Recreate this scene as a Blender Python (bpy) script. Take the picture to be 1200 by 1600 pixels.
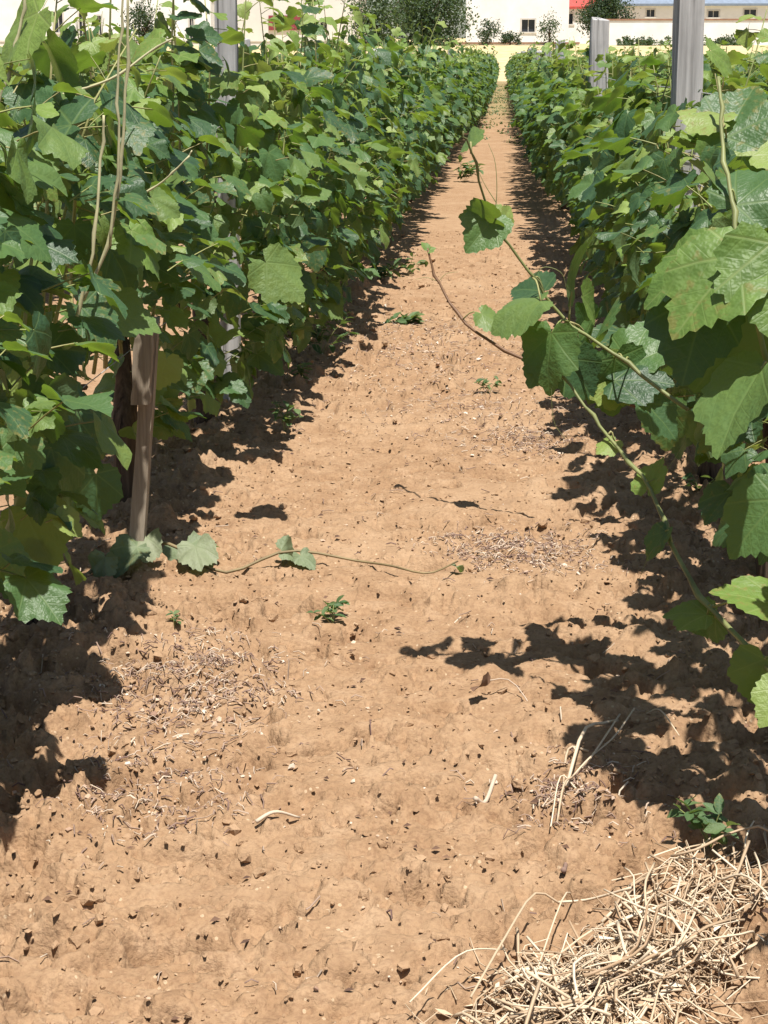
import bpy, math, random
import numpy as np
from mathutils import Matrix, Vector

for o in list(bpy.data.objects):
    bpy.data.objects.remove(o)
scene = bpy.context.scene
COL = scene.collection
R = math.radians

# ------------------------------------------------------------------ camera, sky, sun, exposure
CAM_H = 1.15
F_PX = 2700.0                       # focal length in pixels of a 1200 x 1600 frame
YAW = math.atan((780 - 600) / F_PX)
PITCH = math.atan((800 - 92) / F_PX)
cd = bpy.data.cameras.new('camera')
cd.sensor_fit = 'VERTICAL'; cd.sensor_height = 36.0
cd.lens = 36.0 * F_PX / 1600.0
cd.clip_start = 0.05; cd.clip_end = 3000
cam = bpy.data.objects.new('camera', cd); COL.objects.link(cam)
cam.location = (0, 0, CAM_H)
cam.rotation_euler = (math.pi / 2 - PITCH, 0, YAW)
scene.camera = cam

SUN_TO = Vector((0.12, -0.30, 1.0)).normalized()       # direction towards the sun
SUN_EL = math.asin(SUN_TO.z)
w = bpy.data.worlds.new('World'); scene.world = w; w.use_nodes = True
nt = w.node_tree; nt.nodes.clear()
wo = nt.nodes.new('ShaderNodeOutputWorld'); bg = nt.nodes.new('ShaderNodeBackground')
sky = nt.nodes.new('ShaderNodeTexSky'); sky.sky_type = 'NISHITA'; sky.sun_disc = False
sky.sun_elevation = SUN_EL
sky.sun_rotation = math.atan2(SUN_TO.x, SUN_TO.y)
sky.dust_density = 1.0
bg.inputs['Strength'].default_value = 0.055
nt.links.new(sky.outputs[0], bg.inputs['Color']); nt.links.new(bg.outputs[0], wo.inputs['Surface'])
sd = bpy.data.lights.new('sun', 'SUN'); sd.energy = 4.4; sd.angle = R(0.53); sd.color = (1.0, 0.955, 0.88)
sun = bpy.data.objects.new('sun', sd); COL.objects.link(sun)
sun.rotation_euler = SUN_TO.to_track_quat('Z', 'Y').to_euler()
vs = scene.view_settings
vs.view_transform = 'Standard'; vs.look = 'None'; vs.gamma = 1.0; vs.use_curve_mapping = False
vs.exposure = 1.0

# ------------------------------------------------------------------ helpers
_rot = Matrix.Rotation(YAW, 3, 'Z') @ Matrix.Rotation(math.pi / 2 - PITCH, 3, 'X')
def ray(px, py):
    return _rot @ Vector(((px - 600) / F_PX, (800 - py) / F_PX, -1.0))
def at(px, py, d):                   # the point at distance d along the row (world y)
    v = ray(px, py); k = d / v.y
    return Vector((0, 0, CAM_H)) + v * k
def on_ground(px, py):
    v = ray(px, py); k = -CAM_H / v.z
    p = v * k
    return p.x, p.y

def hash2(ix, iy, seed):
    h = (ix.astype(np.int64) * 374761393 + iy.astype(np.int64) * 668265263 + seed * 974711) & 0xFFFFFFFF
    h = ((h ^ (h >> 13)) * 1274126177) & 0xFFFFFFFF
    h = h ^ (h >> 16)
    return (h & 0xFFFFFF) / float(0xFFFFFF)
def vnoise(x, y, seed=0):
    x = np.asarray(x, float); y = np.asarray(y, float)
    ix = np.floor(x); iy = np.floor(y); fx = x - ix; fy = y - iy
    fx = fx * fx * (3 - 2 * fx); fy = fy * fy * (3 - 2 * fy)
    a = hash2(ix, iy, seed); b = hash2(ix + 1, iy, seed); c = hash2(ix, iy + 1, seed); d = hash2(ix + 1, iy + 1, seed)
    return (a + (b - a) * fx) * (1 - fy) + (c + (d - c) * fx) * fy
def fbm(x, y, seed=0, oct=4, gain=0.5):
    s = 0; a = 1; t = 0
    for k in range(oct):
        s = s + a * vnoise(x * 2 ** k, y * 2 ** k, seed + k * 17); t += a; a *= gain
    return s / t
def sstep(a, b, x):
    t = np.clip((x - a) / (b - a), 0, 1); return t * t * (3 - 2 * t)

def mesh_np(name, V, T, mats, midx=None, uv=None, smooth=True, attrs=None):
    """V (n,3); T (m,3) or (m,4) int; uv per vertex (n,2)"""
    V = np.asarray(V, np.float32); T = np.asarray(T, np.int32)
    k = T.shape[1]
    me = bpy.data.meshes.new(name)
    me.vertices.add(len(V)); me.vertices.foreach_set('co', V.ravel())
    me.loops.add(T.size); me.loops.foreach_set('vertex_index', T.ravel())
    me.polygons.add(len(T))
    me.polygons.foreach_set('loop_start', np.arange(0, T.size, k, dtype=np.int32))
    me.polygons.foreach_set('loop_total', np.full(len(T), k, np.int32))
    if midx is not None: me.polygons.foreach_set('material_index', np.asarray(midx, np.int32))
    me.polygons.foreach_set('use_smooth', np.full(len(T), smooth, bool))
    if uv is not None:
        l = me.uv_layers.new(name='UVMap')
        l.data.foreach_set('uv', np.asarray(uv, np.float32)[T.ravel()].ravel())
    for an, av in (attrs or {}).items():
        a = me.attributes.new(an, 'FLOAT', 'POINT'); a.data.foreach_set('value', np.asarray(av, np.float32))
    for m in mats: me.materials.append(m)
    me.update(calc_edges=True); me.validate()
    return me

def obj(name, me, parent=None, loc=None):
    o = bpy.data.objects.new(name, me); COL.objects.link(o)
    if parent is not None: o.parent = parent
    if loc is not None: o.location = loc
    return o
def tag(o, label=None, cat=None, group=None, kind=None):
    if label: o['label'] = label
    if cat: o['category'] = cat
    if group: o['group'] = group
    if kind: o['kind'] = kind
    return o
def thing(name, label, cat, loc, group=None):
    return tag(obj(name, None, None, loc), label, cat, group)

class Acc:
    """collects triangles for one mesh"""
    def __init__(s): s.V = []; s.T = []; s.M = []; s.U = []; s.R = []; s.n = 0
    def add(s, V, T, m=0, uv=None, rnd=0.0):
        V = np.asarray(V, float); T = np.asarray(T, int)
        if T.shape[1] == 4: T = np.vstack([T[:, [0, 1, 2]], T[:, [0, 2, 3]]])
        s.V.append(V); s.T.append(T + s.n); s.n += len(V)
        s.M.append(np.full(len(T), m) if np.isscalar(m) else np.asarray(m))
        s.U.append(np.zeros((len(V), 2)) if uv is None else uv)
        s.R.append(np.full(len(V), rnd))
    def mesh(s, name, mats, smooth=True):
        return mesh_np(name, np.vstack(s.V), np.vstack(s.T), mats, np.concatenate(s.M), np.vstack(s.U), smooth, {'rnd': np.concatenate(s.R)})

def tube(P, rad, n=6, cap=True):
    P = np.asarray([tuple(p) for p in P], float); m = len(P)
    rad = np.full(m, rad) if np.isscalar(rad) else np.asarray(rad, float)
    Tn = np.gradient(P, axis=0); Tn /= np.linalg.norm(Tn, axis=1)[:, None] + 1e-9
    ref = np.array([0, 0, 1.0]) if abs(Tn[:, 2]).mean() < 0.8 else np.array([1.0, 0, 0])
    A = np.cross(Tn, ref); A /= np.linalg.norm(A, axis=1)[:, None] + 1e-9
    B = np.cross(A, Tn)
    th = np.arange(n) * 2 * np.pi / n
    V = (P[:, None, :] + rad[:, None, None] * (np.cos(th)[None, :, None] * A[:, None, :] + np.sin(th)[None, :, None] * B[:, None, :])).reshape(-1, 3)
    T = []
    for i in range(m - 1):
        for j in range(n):
            a = i * n + j; b = i * n + (j + 1) % n
            T += [(a, b, b + n), (a, b + n, a + n)]
    if cap:
        V = np.vstack([V, P[:1], P[-1:]]); c0 = m * n
        for j in range(n):
            T.append((c0, (j + 1) % n, j)); T.append((c0 + 1, (m - 1) * n + j, (m - 1) * n + (j + 1) % n))
    return V, np.array(T)
def spline(P, n):
    """Catmull-Rom through P"""
    P = [Vector(p) for p in P]; P = [P[0] * 2 - P[1]] + P + [P[-1] * 2 - P[-2]]
    out = []; segs = len(P) - 3
    for k in range(n):
        t = k / (n - 1) * segs; i = min(int(t), segs - 1); t -= i
        a, b, c, d = P[i:i + 4]
        out.append(0.5 * ((2 * b) + (c - a) * t + (2 * a - 5 * b + 4 * c - d) * t * t + (3 * b - a - 3 * c + d) * t ** 3))
    return out
BOXQ = np.array([(0, 3, 2, 1), (4, 5, 6, 7), (0, 1, 5, 4), (1, 2, 6, 5), (2, 3, 7, 6), (3, 0, 4, 7)])
def box(x0, x1, y0, y1, z0, z1):
    return np.array([(x0, y0, z0), (x1, y0, z0), (x1, y1, z0), (x0, y1, z0), (x0, y0, z1), (x1, y0, z1), (x1, y1, z1), (x0, y1, z1)], float), BOXQ

# ------------------------------------------------------------------ materials
class NT:
    def __init__(s, name):
        s.m = bpy.data.materials.new(name); s.m.use_nodes = True
        s.t = s.m.node_tree; s.t.nodes.clear()
        s.out = s.t.nodes.new('ShaderNodeOutputMaterial')
    def n(s, typ, **kw):
        nd = s.t.nodes.new('ShaderNode' + typ)
        for k, v in kw.items():
            if k.startswith('i_'): nd.inputs[k[2:].replace('_', ' ')].default_value = v
            else: setattr(nd, k, v)
        return nd
    def l(s, a, b): s.t.links.new(a, b)
    def math(s, op, a, b=None, c=None, clamp=False):
        nd = s.t.nodes.new('ShaderNodeMath'); nd.operation = op; nd.use_clamp = clamp
        for i, v in enumerate((a, b, c)):
            if v is None: continue
            if isinstance(v, (int, float)): nd.inputs[i].default_value = v
            else: s.l(v, nd.inputs[i])
        return nd.outputs[0]
    def mix(s, f, a, b):
        nd = s.t.nodes.new('ShaderNodeMix'); nd.data_type = 'RGBA'
        for i, v in ((0, f), (6, a), (7, b)):
            if isinstance(v, tuple): nd.inputs[i].default_value = (*v, 1) if len(v) == 3 else v
            elif isinstance(v, (int, float)): nd.inputs[i].default_value = v
            else: s.l(v, nd.inputs[i])
        return nd.outputs[2]
    def ramp(s, f, stops):
        nd = s.t.nodes.new('ShaderNodeValToRGB'); e = nd.color_ramp.elements
        while len(e) < len(stops): e.new(0.5)
        for el, (p, c) in zip(e, stops):
            el.position = p; el.color = (*c, 1) if not isinstance(c, (int, float)) else (c, c, c, 1)
        s.l(f, nd.inputs[0]); return nd.outputs[0]
    def noise(s, vec, scale, detail=4, rough=0.55, out=0):
        nd = s.n('TexNoise'); nd.inputs['Scale'].default_value = scale; nd.inputs['Detail'].default_value = detail
        nd.inputs['Roughness'].default_value = rough
        if vec is not None: s.l(vec, nd.inputs['Vector'])
        return nd.outputs[out]
    def bsdf(s, col, rough=0.9, spec=0.3, bump=None, bstr=0.3, bdist=0.01):
        p = s.n('BsdfPrincipled'); p.inputs['Specular IOR Level'].default_value = spec
        if isinstance(rough, (int, float)): p.inputs['Roughness'].default_value = rough
        else: s.l(rough, p.inputs['Roughness'])
        if isinstance(col, tuple): p.inputs['Base Color'].default_value = (*col, 1)
        else: s.l(col, p.inputs['Base Color'])
        if bump is not None:
            b = s.n('Bump'); b.inputs['Strength'].default_value = bstr; b.inputs['Distance'].default_value = bdist
            s.l(bump, b.inputs['Height']); s.l(b.outputs[0], p.inputs['Normal'])
        return p
    def done(s, sh):
        s.l(sh.outputs[0] if hasattr(sh, 'outputs') else sh, s.out.inputs['Surface']); return s.m

def soil_color(t, vec):
    big = t.noise(vec, 1.7, 3); mid = t.noise(vec, 14, 4, 0.6); fine = t.noise(vec, 120, 3, 0.65)
    c = t.ramp(mid, [(0.25, (0.232, 0.139, 0.077)), (0.5, (0.296, 0.187, 0.108)), (0.75, (0.356, 0.238, 0.147))])
    c = t.mix(t.math('MULTIPLY', t.ramp(fine, [(0.35, 1.0), (0.56, 0.0)]), 0.45), c, (0.155, 0.085, 0.050))
    c = t.mix(t.math('MULTIPLY', t.ramp(big, [(0.45, 0.0), (0.7, 1.0)]), 0.35), c, (0.39, 0.270, 0.170))
    v = t.n('TexVoronoi'); v.inputs['Scale'].default_value = 55; t.l(vec, v.inputs['Vector'])
    fl = t.math('MULTIPLY', t.math('LESS_THAN', v.outputs['Distance'], 0.16), t.math('GREATER_THAN', t.noise(vec, 9, 2), 0.56))
    c = t.mix(t.math('MULTIPLY', fl, 0.55), c, (0.52, 0.40, 0.27))
    return c, fine, mid

def m_soil():
    t = NT('soil'); g = t.n('NewGeometry'); pos = g.outputs['Position']
    c, fine, mid = soil_color(t, pos)
    sx = t.n('SeparateXYZ'); t.l(pos, sx.inputs[0])
    # beyond the worked soil: thin weeds on the path, then a cut straw field past the rows
    far = t.ramp(t.math('ADD', t.math('MULTIPLY', sx.outputs['Y'], 0.01), t.math('MULTIPLY', mid, 0.06)), [(0.34, 0.0), (0.46, 1.0)])
    gr = t.noise(pos, 3.0, 4)
    c = t.mix(t.math('MULTIPLY', far, t.ramp(gr, [(0.35, 0.15), (0.65, 0.6)])), c, (0.17, 0.19, 0.075))
    st = t.math('GREATER_THAN', sx.outputs['Y'], 88.0)
    straw = t.ramp(t.noise(pos, 1.2, 4), [(0.3, (0.42, 0.32, 0.16)), (0.7, (0.54, 0.44, 0.26))])
    c = t.mix(st, c, straw)
    vo = t.n('TexVoronoi'); vo.inputs['Scale'].default_value = 130; t.l(pos, vo.inputs['Vector'])
    b = t.math('ADD', t.math('MULTIPLY', t.noise(pos, 70, 5, 0.7), 1.2), t.math('MULTIPLY', vo.outputs['Distance'], -0.35))
    return t.done(t.bsdf(c, 0.97, 0.12, b, 0.6, 0.008))
def m_clod():
    t = NT('soil clod'); g = t.n('NewGeometry')
    c, fine, mid = soil_color(t, g.outputs['Position'])
    a = t.n('Attribute', attribute_name='rnd')
    c = t.mix(t.math('MULTIPLY', a.outputs['Fac'], 0.5), c, (0.37, 0.245, 0.152))
    return t.done(t.bsdf(c, 0.97, 0.12, t.noise(g.outputs['Position'], 90, 4, 0.6), 0.8, 0.006))
def m_pebble():
    t = NT('pale stone'); a = t.n('Attribute', attribute_name='rnd'); g = t.n('NewGeometry')
    c = t.ramp(a.outputs['Fac'], [(0.0, (0.20, 0.125, 0.10)), (0.4, (0.40, 0.28, 0.20)), (0.8, (0.52, 0.42, 0.33)), (1.0, (0.64, 0.59, 0.51))])
    c = t.mix(t.math('MULTIPLY', t.noise(g.outputs['Position'], 150, 3), 0.5), c, (0.38, 0.23, 0.13))
    return t.done(t.bsdf(c, 0.85, 0.25))
def m_dry(name, lo, mid, hi, rough=0.7):
    t = NT(name); a = t.n('Attribute', attribute_name='rnd'); oi = t.n('ObjectInfo')
    f = t.math('FRACT', t.math('ADD', a.outputs['Fac'], oi.outputs['Random']))
    c = t.ramp(f, [(0.0, lo), (0.5, mid), (1.0, hi)])
    g = t.n('NewGeometry'); c = t.mix(t.math('MULTIPLY', t.noise(g.outputs['Position'], 130, 3), 0.35), c, lo)
    return t.done(t.bsdf(c, rough, 0.3))

def m_leaf(name, stops, trans, gloss, under, veincol):
    t = NT(name)
    a = t.n('Attribute', attribute_name='rnd'); oi = t.n('ObjectInfo'); g = t.n('NewGeometry')
    f = t.math('FRACT', t.math('ADD', a.outputs['Fac'], oi.outputs['Random']))
    uv = t.n('UVMap', uv_map='UVMap'); sx = t.n('SeparateXYZ'); t.l(uv.outputs[0], sx.inputs[0])
    x = sx.outputs['X']; y = sx.outputs['Y']
    r = t.math('SQRT', t.math('ADD', t.math('MULTIPLY', x, x), t.math('MULTIPLY', y, y)))
    ang = t.math('ABSOLUTE', t.math('ARCTAN2', x, y))
    d = None
    for a0 in (0.0, 0.80, 1.70):
        q = t.math('MULTIPLY', t.math('ABSOLUTE', t.math('SUBTRACT', ang, a0)), r)
        d = q if d is None else t.math('MINIMUM', d, q)
    main = t.math('SUBTRACT', 1.0, t.math('DIVIDE', d, t.math('SUBTRACT', 0.026, t.math('MULTIPLY', r, 0.014))), clamp=True)
    sec = t.math('ABSOLUTE', t.math('SINE', t.math('ADD', t.math('MULTIPLY', r, 24.0), t.math('MULTIPLY', d, -22.0))))
    sec = t.math('MULTIPLY', t.math('SUBTRACT', 1.0, t.math('MULTIPLY', sec, 3.6), clamp=True), 0.25)
    vein = t.math('MAXIMUM', main, sec)
    c = t.ramp(f, stops)
    blot = t.noise(uv.outputs[0], 5.0, 4)
    c = t.mix(t.math('MULTIPLY', t.ramp(blot, [(0.4, 0.0), (0.7, 1.0)]), 0.35), c, tuple(min(1, k * 1.5) for k in stops[1][1]))
    top = t.mix(t.math('MULTIPLY', vein, 0.5), c, veincol)
    und = t.mix(0.65, c, under)
    col = t.mix(g.outputs['Backfacing'], top, und)
    puck = t.math('SUBTRACT', t.noise(uv.outputs[0], 9.0, 2), t.math('MULTIPLY', vein, 0.6))
    sick = t.math('MULTIPLY', t.math('GREATER_THAN', t.math('FRACT', t.math('MULTIPLY', f, 7.31)), 0.72), t.ramp(t.math('ADD', t.noise(uv.outputs[0], 7.0, 3), t.math('MULTIPLY', r, 0.16)), [(0.62, 0.0), (0.72, 1.0)]))
    col = t.mix(t.math('MULTIPLY', sick, 0.6), col, (0.20, 0.17, 0.05))
    p = t.bsdf(col, t.math('ADD', gloss, t.math('MULTIPLY', blot, 0.2)), 0.42, puck, 0.16, 0.05)
    tr = t.n('BsdfTranslucent'); t.l(t.mix(f, trans[0], trans[1]), tr.inputs['Color'])
    ms = t.n('MixShader'); ms.inputs[0].default_value = 0.31
    t.l(p.outputs[0], ms.inputs[1]); t.l(tr.outputs[0], ms.inputs[2])
    return t.done(ms)

def m_stem(name, stops, rough=0.55):
    t = NT(name); oi = t.n('ObjectInfo'); a = t.n('Attribute', attribute_name='rnd'); g = t.n('NewGeometry')
    f = t.math('FRACT', t.math('ADD', a.outputs['Fac'], oi.outputs['Random']))
    f = t.math('ADD', t.math('MULTIPLY', f, 0.6), t.math('MULTIPLY', t.noise(g.outputs['Position'], 12, 3), 0.4))
    return t.done(t.bsdf(t.ramp(f, stops), rough, 0.35, t.noise(g.outputs['Position'], 200, 2), 0.3, 0.002))

def m_wood(name, lo, mid, hi, sc=1.0):
    t = NT(name); tc = t.n('TexCoord'); mp = t.n('Mapping'); mp.inputs['Scale'].default_value = (60 * sc, 60 * sc, 2.2 * sc)
    t.l(tc.outputs['Object'], mp.inputs[0])
    gr = t.noise(mp.outputs[0], 1.0, 5, 0.6)
    mp2 = t.n('Mapping'); mp2.inputs['Scale'].default_value = (28 * sc, 28 * sc, 0.8 * sc); t.l(tc.outputs['Object'], mp2.inputs[0])
    cr = t.noise(mp2.outputs[0], 1.0, 3, 0.5)
    c = t.ramp(gr, [(0.25, lo), (0.5, mid), (0.75, hi)])
    crack = t.ramp(cr, [(0.34, 1.0), (0.40, 0.0)])
    c = t.mix(t.math('MULTIPLY', crack, 0.8), c, tuple(k * 0.2 for k in lo))
    blot = t.noise(tc.outputs['Object'], 7, 3)
    c = t.mix(t.math('MULTIPLY', t.ramp(blot, [(0.5, 0.0), (0.75, 1.0)]), 0.4), c, tuple(k * 0.6 for k in mid))
    h = t.math('SUBTRACT', gr, crack)
    return t.done(t.bsdf(c, 0.9, 0.2, h, 0.6, 0.006))
def m_plain(name, col, rough=0.85, var=0.15, scale=1.5, spec=0.3):
    t = NT(name); g = t.n('NewGeometry'); nz = t.noise(g.outputs['Position'], scale, 5, 0.6)
    c = t.ramp(nz, [(0.3, tuple(k * (1 - var) for k in col)), (0.7, tuple(min(1, k * (1 + var)) for k in col))])
    return t.done(t.bsdf(c, rough, spec))

SOIL = m_soil(); CLOD = m_clod(); PEB = m_pebble()
STRAW = m_dry('dry straw', (0.30, 0.20, 0.12), (0.54, 0.42, 0.29), (0.70, 0.60, 0.46), 0.6)
LITTER = m_dry('dry litter', (0.13, 0.075, 0.065), (0.33, 0.23, 0.17), (0.60, 0.50, 0.38), 0.8)
DEADLEAF = m_dry('dead leaf', (0.06, 0.032, 0.022), (0.12, 0.065, 0.04), (0.20, 0.115, 0.07), 0.8)
LEAF = m_leaf('mature vine leaf', [(0.0, (0.028, 0.064, 0.030)), (0.4, (0.042, 0.094, 0.038)), (0.75, (0.078, 0.148, 0.042)), (1.0, (0.160, 0.220, 0.056))],
              ((0.14, 0.27, 0.02), (0.27, 0.40, 0.035)), 0.38, (0.10, 0.15, 0.07), (0.15, 0.22, 0.07))
YOUNG = m_leaf('young vine leaf', [(0.0, (0.085, 0.155, 0.032)), (0.5, (0.145, 0.222, 0.046)), (1.0, (0.225, 0.285, 0.080))],
               ((0.22, 0.34, 0.03), (0.34, 0.42, 0.06)), 0.42, (0.15, 0.19, 0.08), (0.24, 0.29, 0.10))
GREENSTEM = m_plain('fresh green shoot', (0.17, 0.185, 0.07), .5, .3, 14)
PALECANE = m_plain('pale ripening cane', (0.40, 0.37, 0.22), .55, .3, 14)
DRYSTEM = m_plain('drying shoot', (0.20, 0.15, 0.075), .6, .3, 14)
STEM = m_stem('green shoot', [(0.0, (0.12, 0.17, 0.04)), (0.5, (0.24, 0.25, 0.09)), (1.0, (0.36, 0.29, 0.15))])
REDSTEM = m_stem('reddish shoot', [(0.0, (0.11, 0.055, 0.03)), (0.5, (0.16, 0.085, 0.04)), (1.0, (0.20, 0.13, 0.055))])
BARK = m_wood('vine bark', (0.040, 0.026, 0.018), (0.085, 0.058, 0.040), (0.14, 0.10, 0.072), 1.4)
GREYWOOD = m_wood('weathered grey wood', (0.19, 0.185, 0.18), (0.36, 0.355, 0.35), (0.50, 0.49, 0.48))
TANWOOD = m_wood('weathered tan wood', (0.15, 0.118, 0.088), (0.27, 0.222, 0.168), (0.38, 0.325, 0.255), 1.3)
WIRE = m_plain('galvanised wire', (0.35, 0.35, 0.36), 0.5, 0.2, 20)
WEED = m_leaf('weed leaf', [(0.0, (0.045, 0.095, 0.035)), (0.5, (0.075, 0.135, 0.05)), (1.0, (0.12, 0.175, 0.07))],
              ((0.12, 0.2, 0.03), (0.2, 0.28, 0.05)), 0.5, (0.1, 0.15, 0.08), (0.15, 0.2, 0.09))
WILT = m_leaf('wilting vine leaf', [(0.0, (0.12, 0.16, 0.08)), (0.5, (0.18, 0.22, 0.125)), (1.0, (0.25, 0.27, 0.17))],
              ((0.12, 0.2, 0.03), (0.2, 0.28, 0.05)), 0.5, (0.20, 0.24, 0.16), (0.22, 0.26, 0.14))

# ------------------------------------------------------------------ ground: one sheet to the horizon, clods and crumbs modelled near the path
ROW_L, ROW_R = -0.92, 0.62
def row_l(y): return -0.94 + min(max(y - 3.5, 0) * .0125, .38)
def row_r(y): return 0.62 - min(max(y - 3, 0) * .008, .09)
xs = np.arange(-1.05, 0.8001, 0.0036)
gx = []; s_ = 0.0036; x_ = 0.0
while x_ < 700: s_ *= 1.22; x_ += s_; gx.append(x_)
gx = np.array(gx)
xs = np.concatenate([(-1.05 - gx)[::-1], xs, 0.80 + gx])
ys = [1.5]
while ys[-1] < 11: ys.append(ys[-1] * 1.0030)
while ys[-1] < 700: ys.append(ys[-1] * 1.022)
ys = np.concatenate([1.5 - gx[::-1][::1], np.array(ys)])
GX, GY = np.meshgrid(xs, ys)
def rise(y):
    return 1.95 * sstep(84, 118, y) + 0.012 * np.maximum(y - 118, 0) ** 1.0
near = sstep(-2.6, -1.6, GX) * (1 - sstep(1.2, 2.2, GX)) * sstep(0.2, 1.2, GY) * (1 - 0.8 * sstep(10, 30, GY))
rowness = np.exp(-((GX - ROW_L) / 0.26) ** 2) + np.exp(-((GX - ROW_R) / 0.30) ** 2)
wx = GX + 0.05 * fbm(GX * 6, GY * 6, 91, 2); wy = GY + 0.05 * fbm(GX * 6 + 9, GY * 6, 92, 2)
Z = 0.05 * (fbm(GX * 1.1, GY * 0.8, 3, 3) - 0.5)
Z += 0.030 * rowness * (0.5 + fbm(GX * 3, GY * 3, 5, 2))
rgh = 0.42 + 1.0 * np.clip(rowness, 0, 1) + 0.9 * np.clip(fbm(GX * 2.3, GY * 1.7, 8, 2) - 0.50, 0, 1)
Z += near * rgh * 0.028 * (fbm(wx * 9, wy * 9, 11, 4, 0.55) - 0.5)
Z += near * rgh * 0.022 * (fbm(wx * 38, wy * 38, 21, 3, 0.65) - 0.5)
# sharp little scarps where the crust broke
cr = np.abs(fbm(wx * 13, wy * 11, 31, 3) - 0.5)
Z -= near * 0.012 * rgh * np.clip(1 - cr / 0.022, 0, 1) * sstep(0.5, 0.62, fbm(GX * 5, GY * 5, 33, 2))
nrng = np.random.default_rng(5)
ix0 = np.searchsorted(xs, -1.20); ix1 = np.searchsorted(xs, 0.90)
def bump(cx, cy, r, h, ax=1.0, rot=0.0, pw=1.0):
    """one lump (h > 0) or pit (h < 0) worked into the sheet"""
    j0, j1 = np.searchsorted(ys, [cy - 1.5 * r, cy + 1.5 * r]); i0, i1 = np.searchsorted(xs, [cx - 1.5 * r, cx + 1.5 * r])
    if j1 - j0 < 2 or i1 - i0 < 2: return
    X = GX[j0:j1, i0:i1] - cx; Y = GY[j0:j1, i0:i1] - cy
    c, s = math.cos(rot), math.sin(rot)
    a = (X * c + Y * s) / (r * ax); b = (-X * s + Y * c) * ax / r
    ang = np.arctan2(b, a)
    q = np.sqrt(a * a + b * b) * (1 + 0.16 * np.sin(3 * ang + cx * 90) + 0.10 * np.sin(5 * ang + cy * 70))
    prof = np.sqrt(np.clip(1 - q * q, 0, 1)) if pw == 1 else np.clip(1 - q, 0, 1) ** pw
    Z[j0:j1, i0:i1] += h * prof
def lump_density(cx, cy):
    rn = math.exp(-((cx - ROW_L) / 0.3) ** 2) + math.exp(-((cx - ROW_R) / 0.34) ** 2)
    return 0.36 + 0.64 * rn
for k in range(38000):
    cy = 1.6 * (11 / 1.6) ** nrng.random(); cx = nrng.uniform(-1.2, 0.9)
    if nrng.random() > lump_density(cx, cy): continue
    r = min(0.0062 * (1 - nrng.random()) ** -0.5, 0.04)
    if cy > 6: r *= 1.5
    if nrng.random() < 0.48: bump(cx, cy, r, r * nrng.uniform(0.2, 0.6), nrng.uniform(0.75, 1.35), nrng.uniform(0, 3.1))
    else: bump(cx, cy, r * 1.05, -r * nrng.uniform(0.6, 1.4), nrng.uniform(1.0, 1.8), nrng.uniform(-.5, .5))
# deeper holes seen on the path
for px, py, r, h in [(925, 1270, .035, .035), (885, 1350, .022, .03), (920, 1390, .022, .025), (845, 1275, .02, .02), (905, 715, .04, .03), (800, 750, .05, .025),
                     (760, 748, .04, .02), (255, 1592, .03, .03), (330, 1505, .018, .02), (165, 1490, .02, .02), (85, 1462, .02, .02), (270, 1335, .03, .02), (540, 712, .02, .02),
                     (655, 1378, .02, .02), (610, 1180, .02, .02), (700, 1490, .02, .015), (800, 1275, .022, .022), (1000, 1350, .03, .03), (640, 945, .04, .02), (690, 955, .04, .02)]:
    cx, cy = on_ground(px, py); bump(cx, cy, r, -h, 1.3, nrng.uniform(-.4, .4)); bump(cx + r * .1, cy + r * 1.3, r * 1.1, h * .6, 1.2, 0.2)
Z = Z + rise(GY)
def gz(x, y):
    i = int(np.clip(np.searchsorted(xs, x), 1, len(xs) - 1)); j = int(np.clip(np.searchsorted(ys, y), 1, len(ys) - 1))
    return float(Z[j, i])
def gpt(px, py, up=0.0):
    x, y = on_ground(px, py); z = gz(x, y)
    v = ray(px, py); k = (z - CAM_H) / v.z; x, y = v.x * k, v.y * k
    return Vector((x, y, gz(x, y) + up))
ny, nx = GX.shape
idx = np.arange(ny * nx).reshape(ny, nx)
Q = np.stack([idx[:-1, :-1], idx[:-1, 1:], idx[1:, 1:], idx[1:, :-1]], -1).reshape(-1, 4)
g = obj('ground', mesh_np('ground', np.stack([GX, GY, Z], -1).reshape(-1, 3), Q, [SOIL]))
tag(g, kind='structure')

# loose clods and crumbs
rng = random.Random(11); npr = np.random.default_rng(12)
rocks = []
def crumb(seed, npt):
    import bmesh
    r_ = np.random.default_rng(seed); d = r_.normal(size=(npt, 3)); d /= np.linalg.norm(d, axis=1)[:, None]
    d *= r_.uniform(.6, 1.1, (npt, 1)); d *= [1, r_.uniform(.6, .95), r_.uniform(.45, .75)]
    bm = bmesh.new()
    for q in d: bm.verts.new(q)
    res = bmesh.ops.convex_hull(bm, input=bm.verts)
    bmesh.ops.delete(bm, geom=[v for v in bm.verts if not v.link_faces], context='VERTS')
    bmesh.ops.recalc_face_normals(bm, faces=bm.faces)
    if npt > 20:      # lumpy: push in some of the corners
        for v in bm.verts:
            if r_.random() < .3: v.co *= .78
    bmesh.ops.triangulate(bm, faces=bm.faces)
    bm.verts.ensure_lookup_table(); bm.verts.index_update()
    V = np.array([v.co[:] for v in bm.verts]); T = np.array([[v.index for v in f.verts] for f in bm.faces]); bm.free(); return V, T
for k in range(14): rocks.append(crumb(40 + k, 34 if k < 6 else 13))
def rotz_rand():
    a = rng.uniform(0, 6.28); b = rng.uniform(-.5, .5)
    return np.array([list(r_) for r_ in (Matrix.Rotation(a, 3, 'Z') @ Matrix.Rotation(b, 3, 'X'))])
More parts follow.
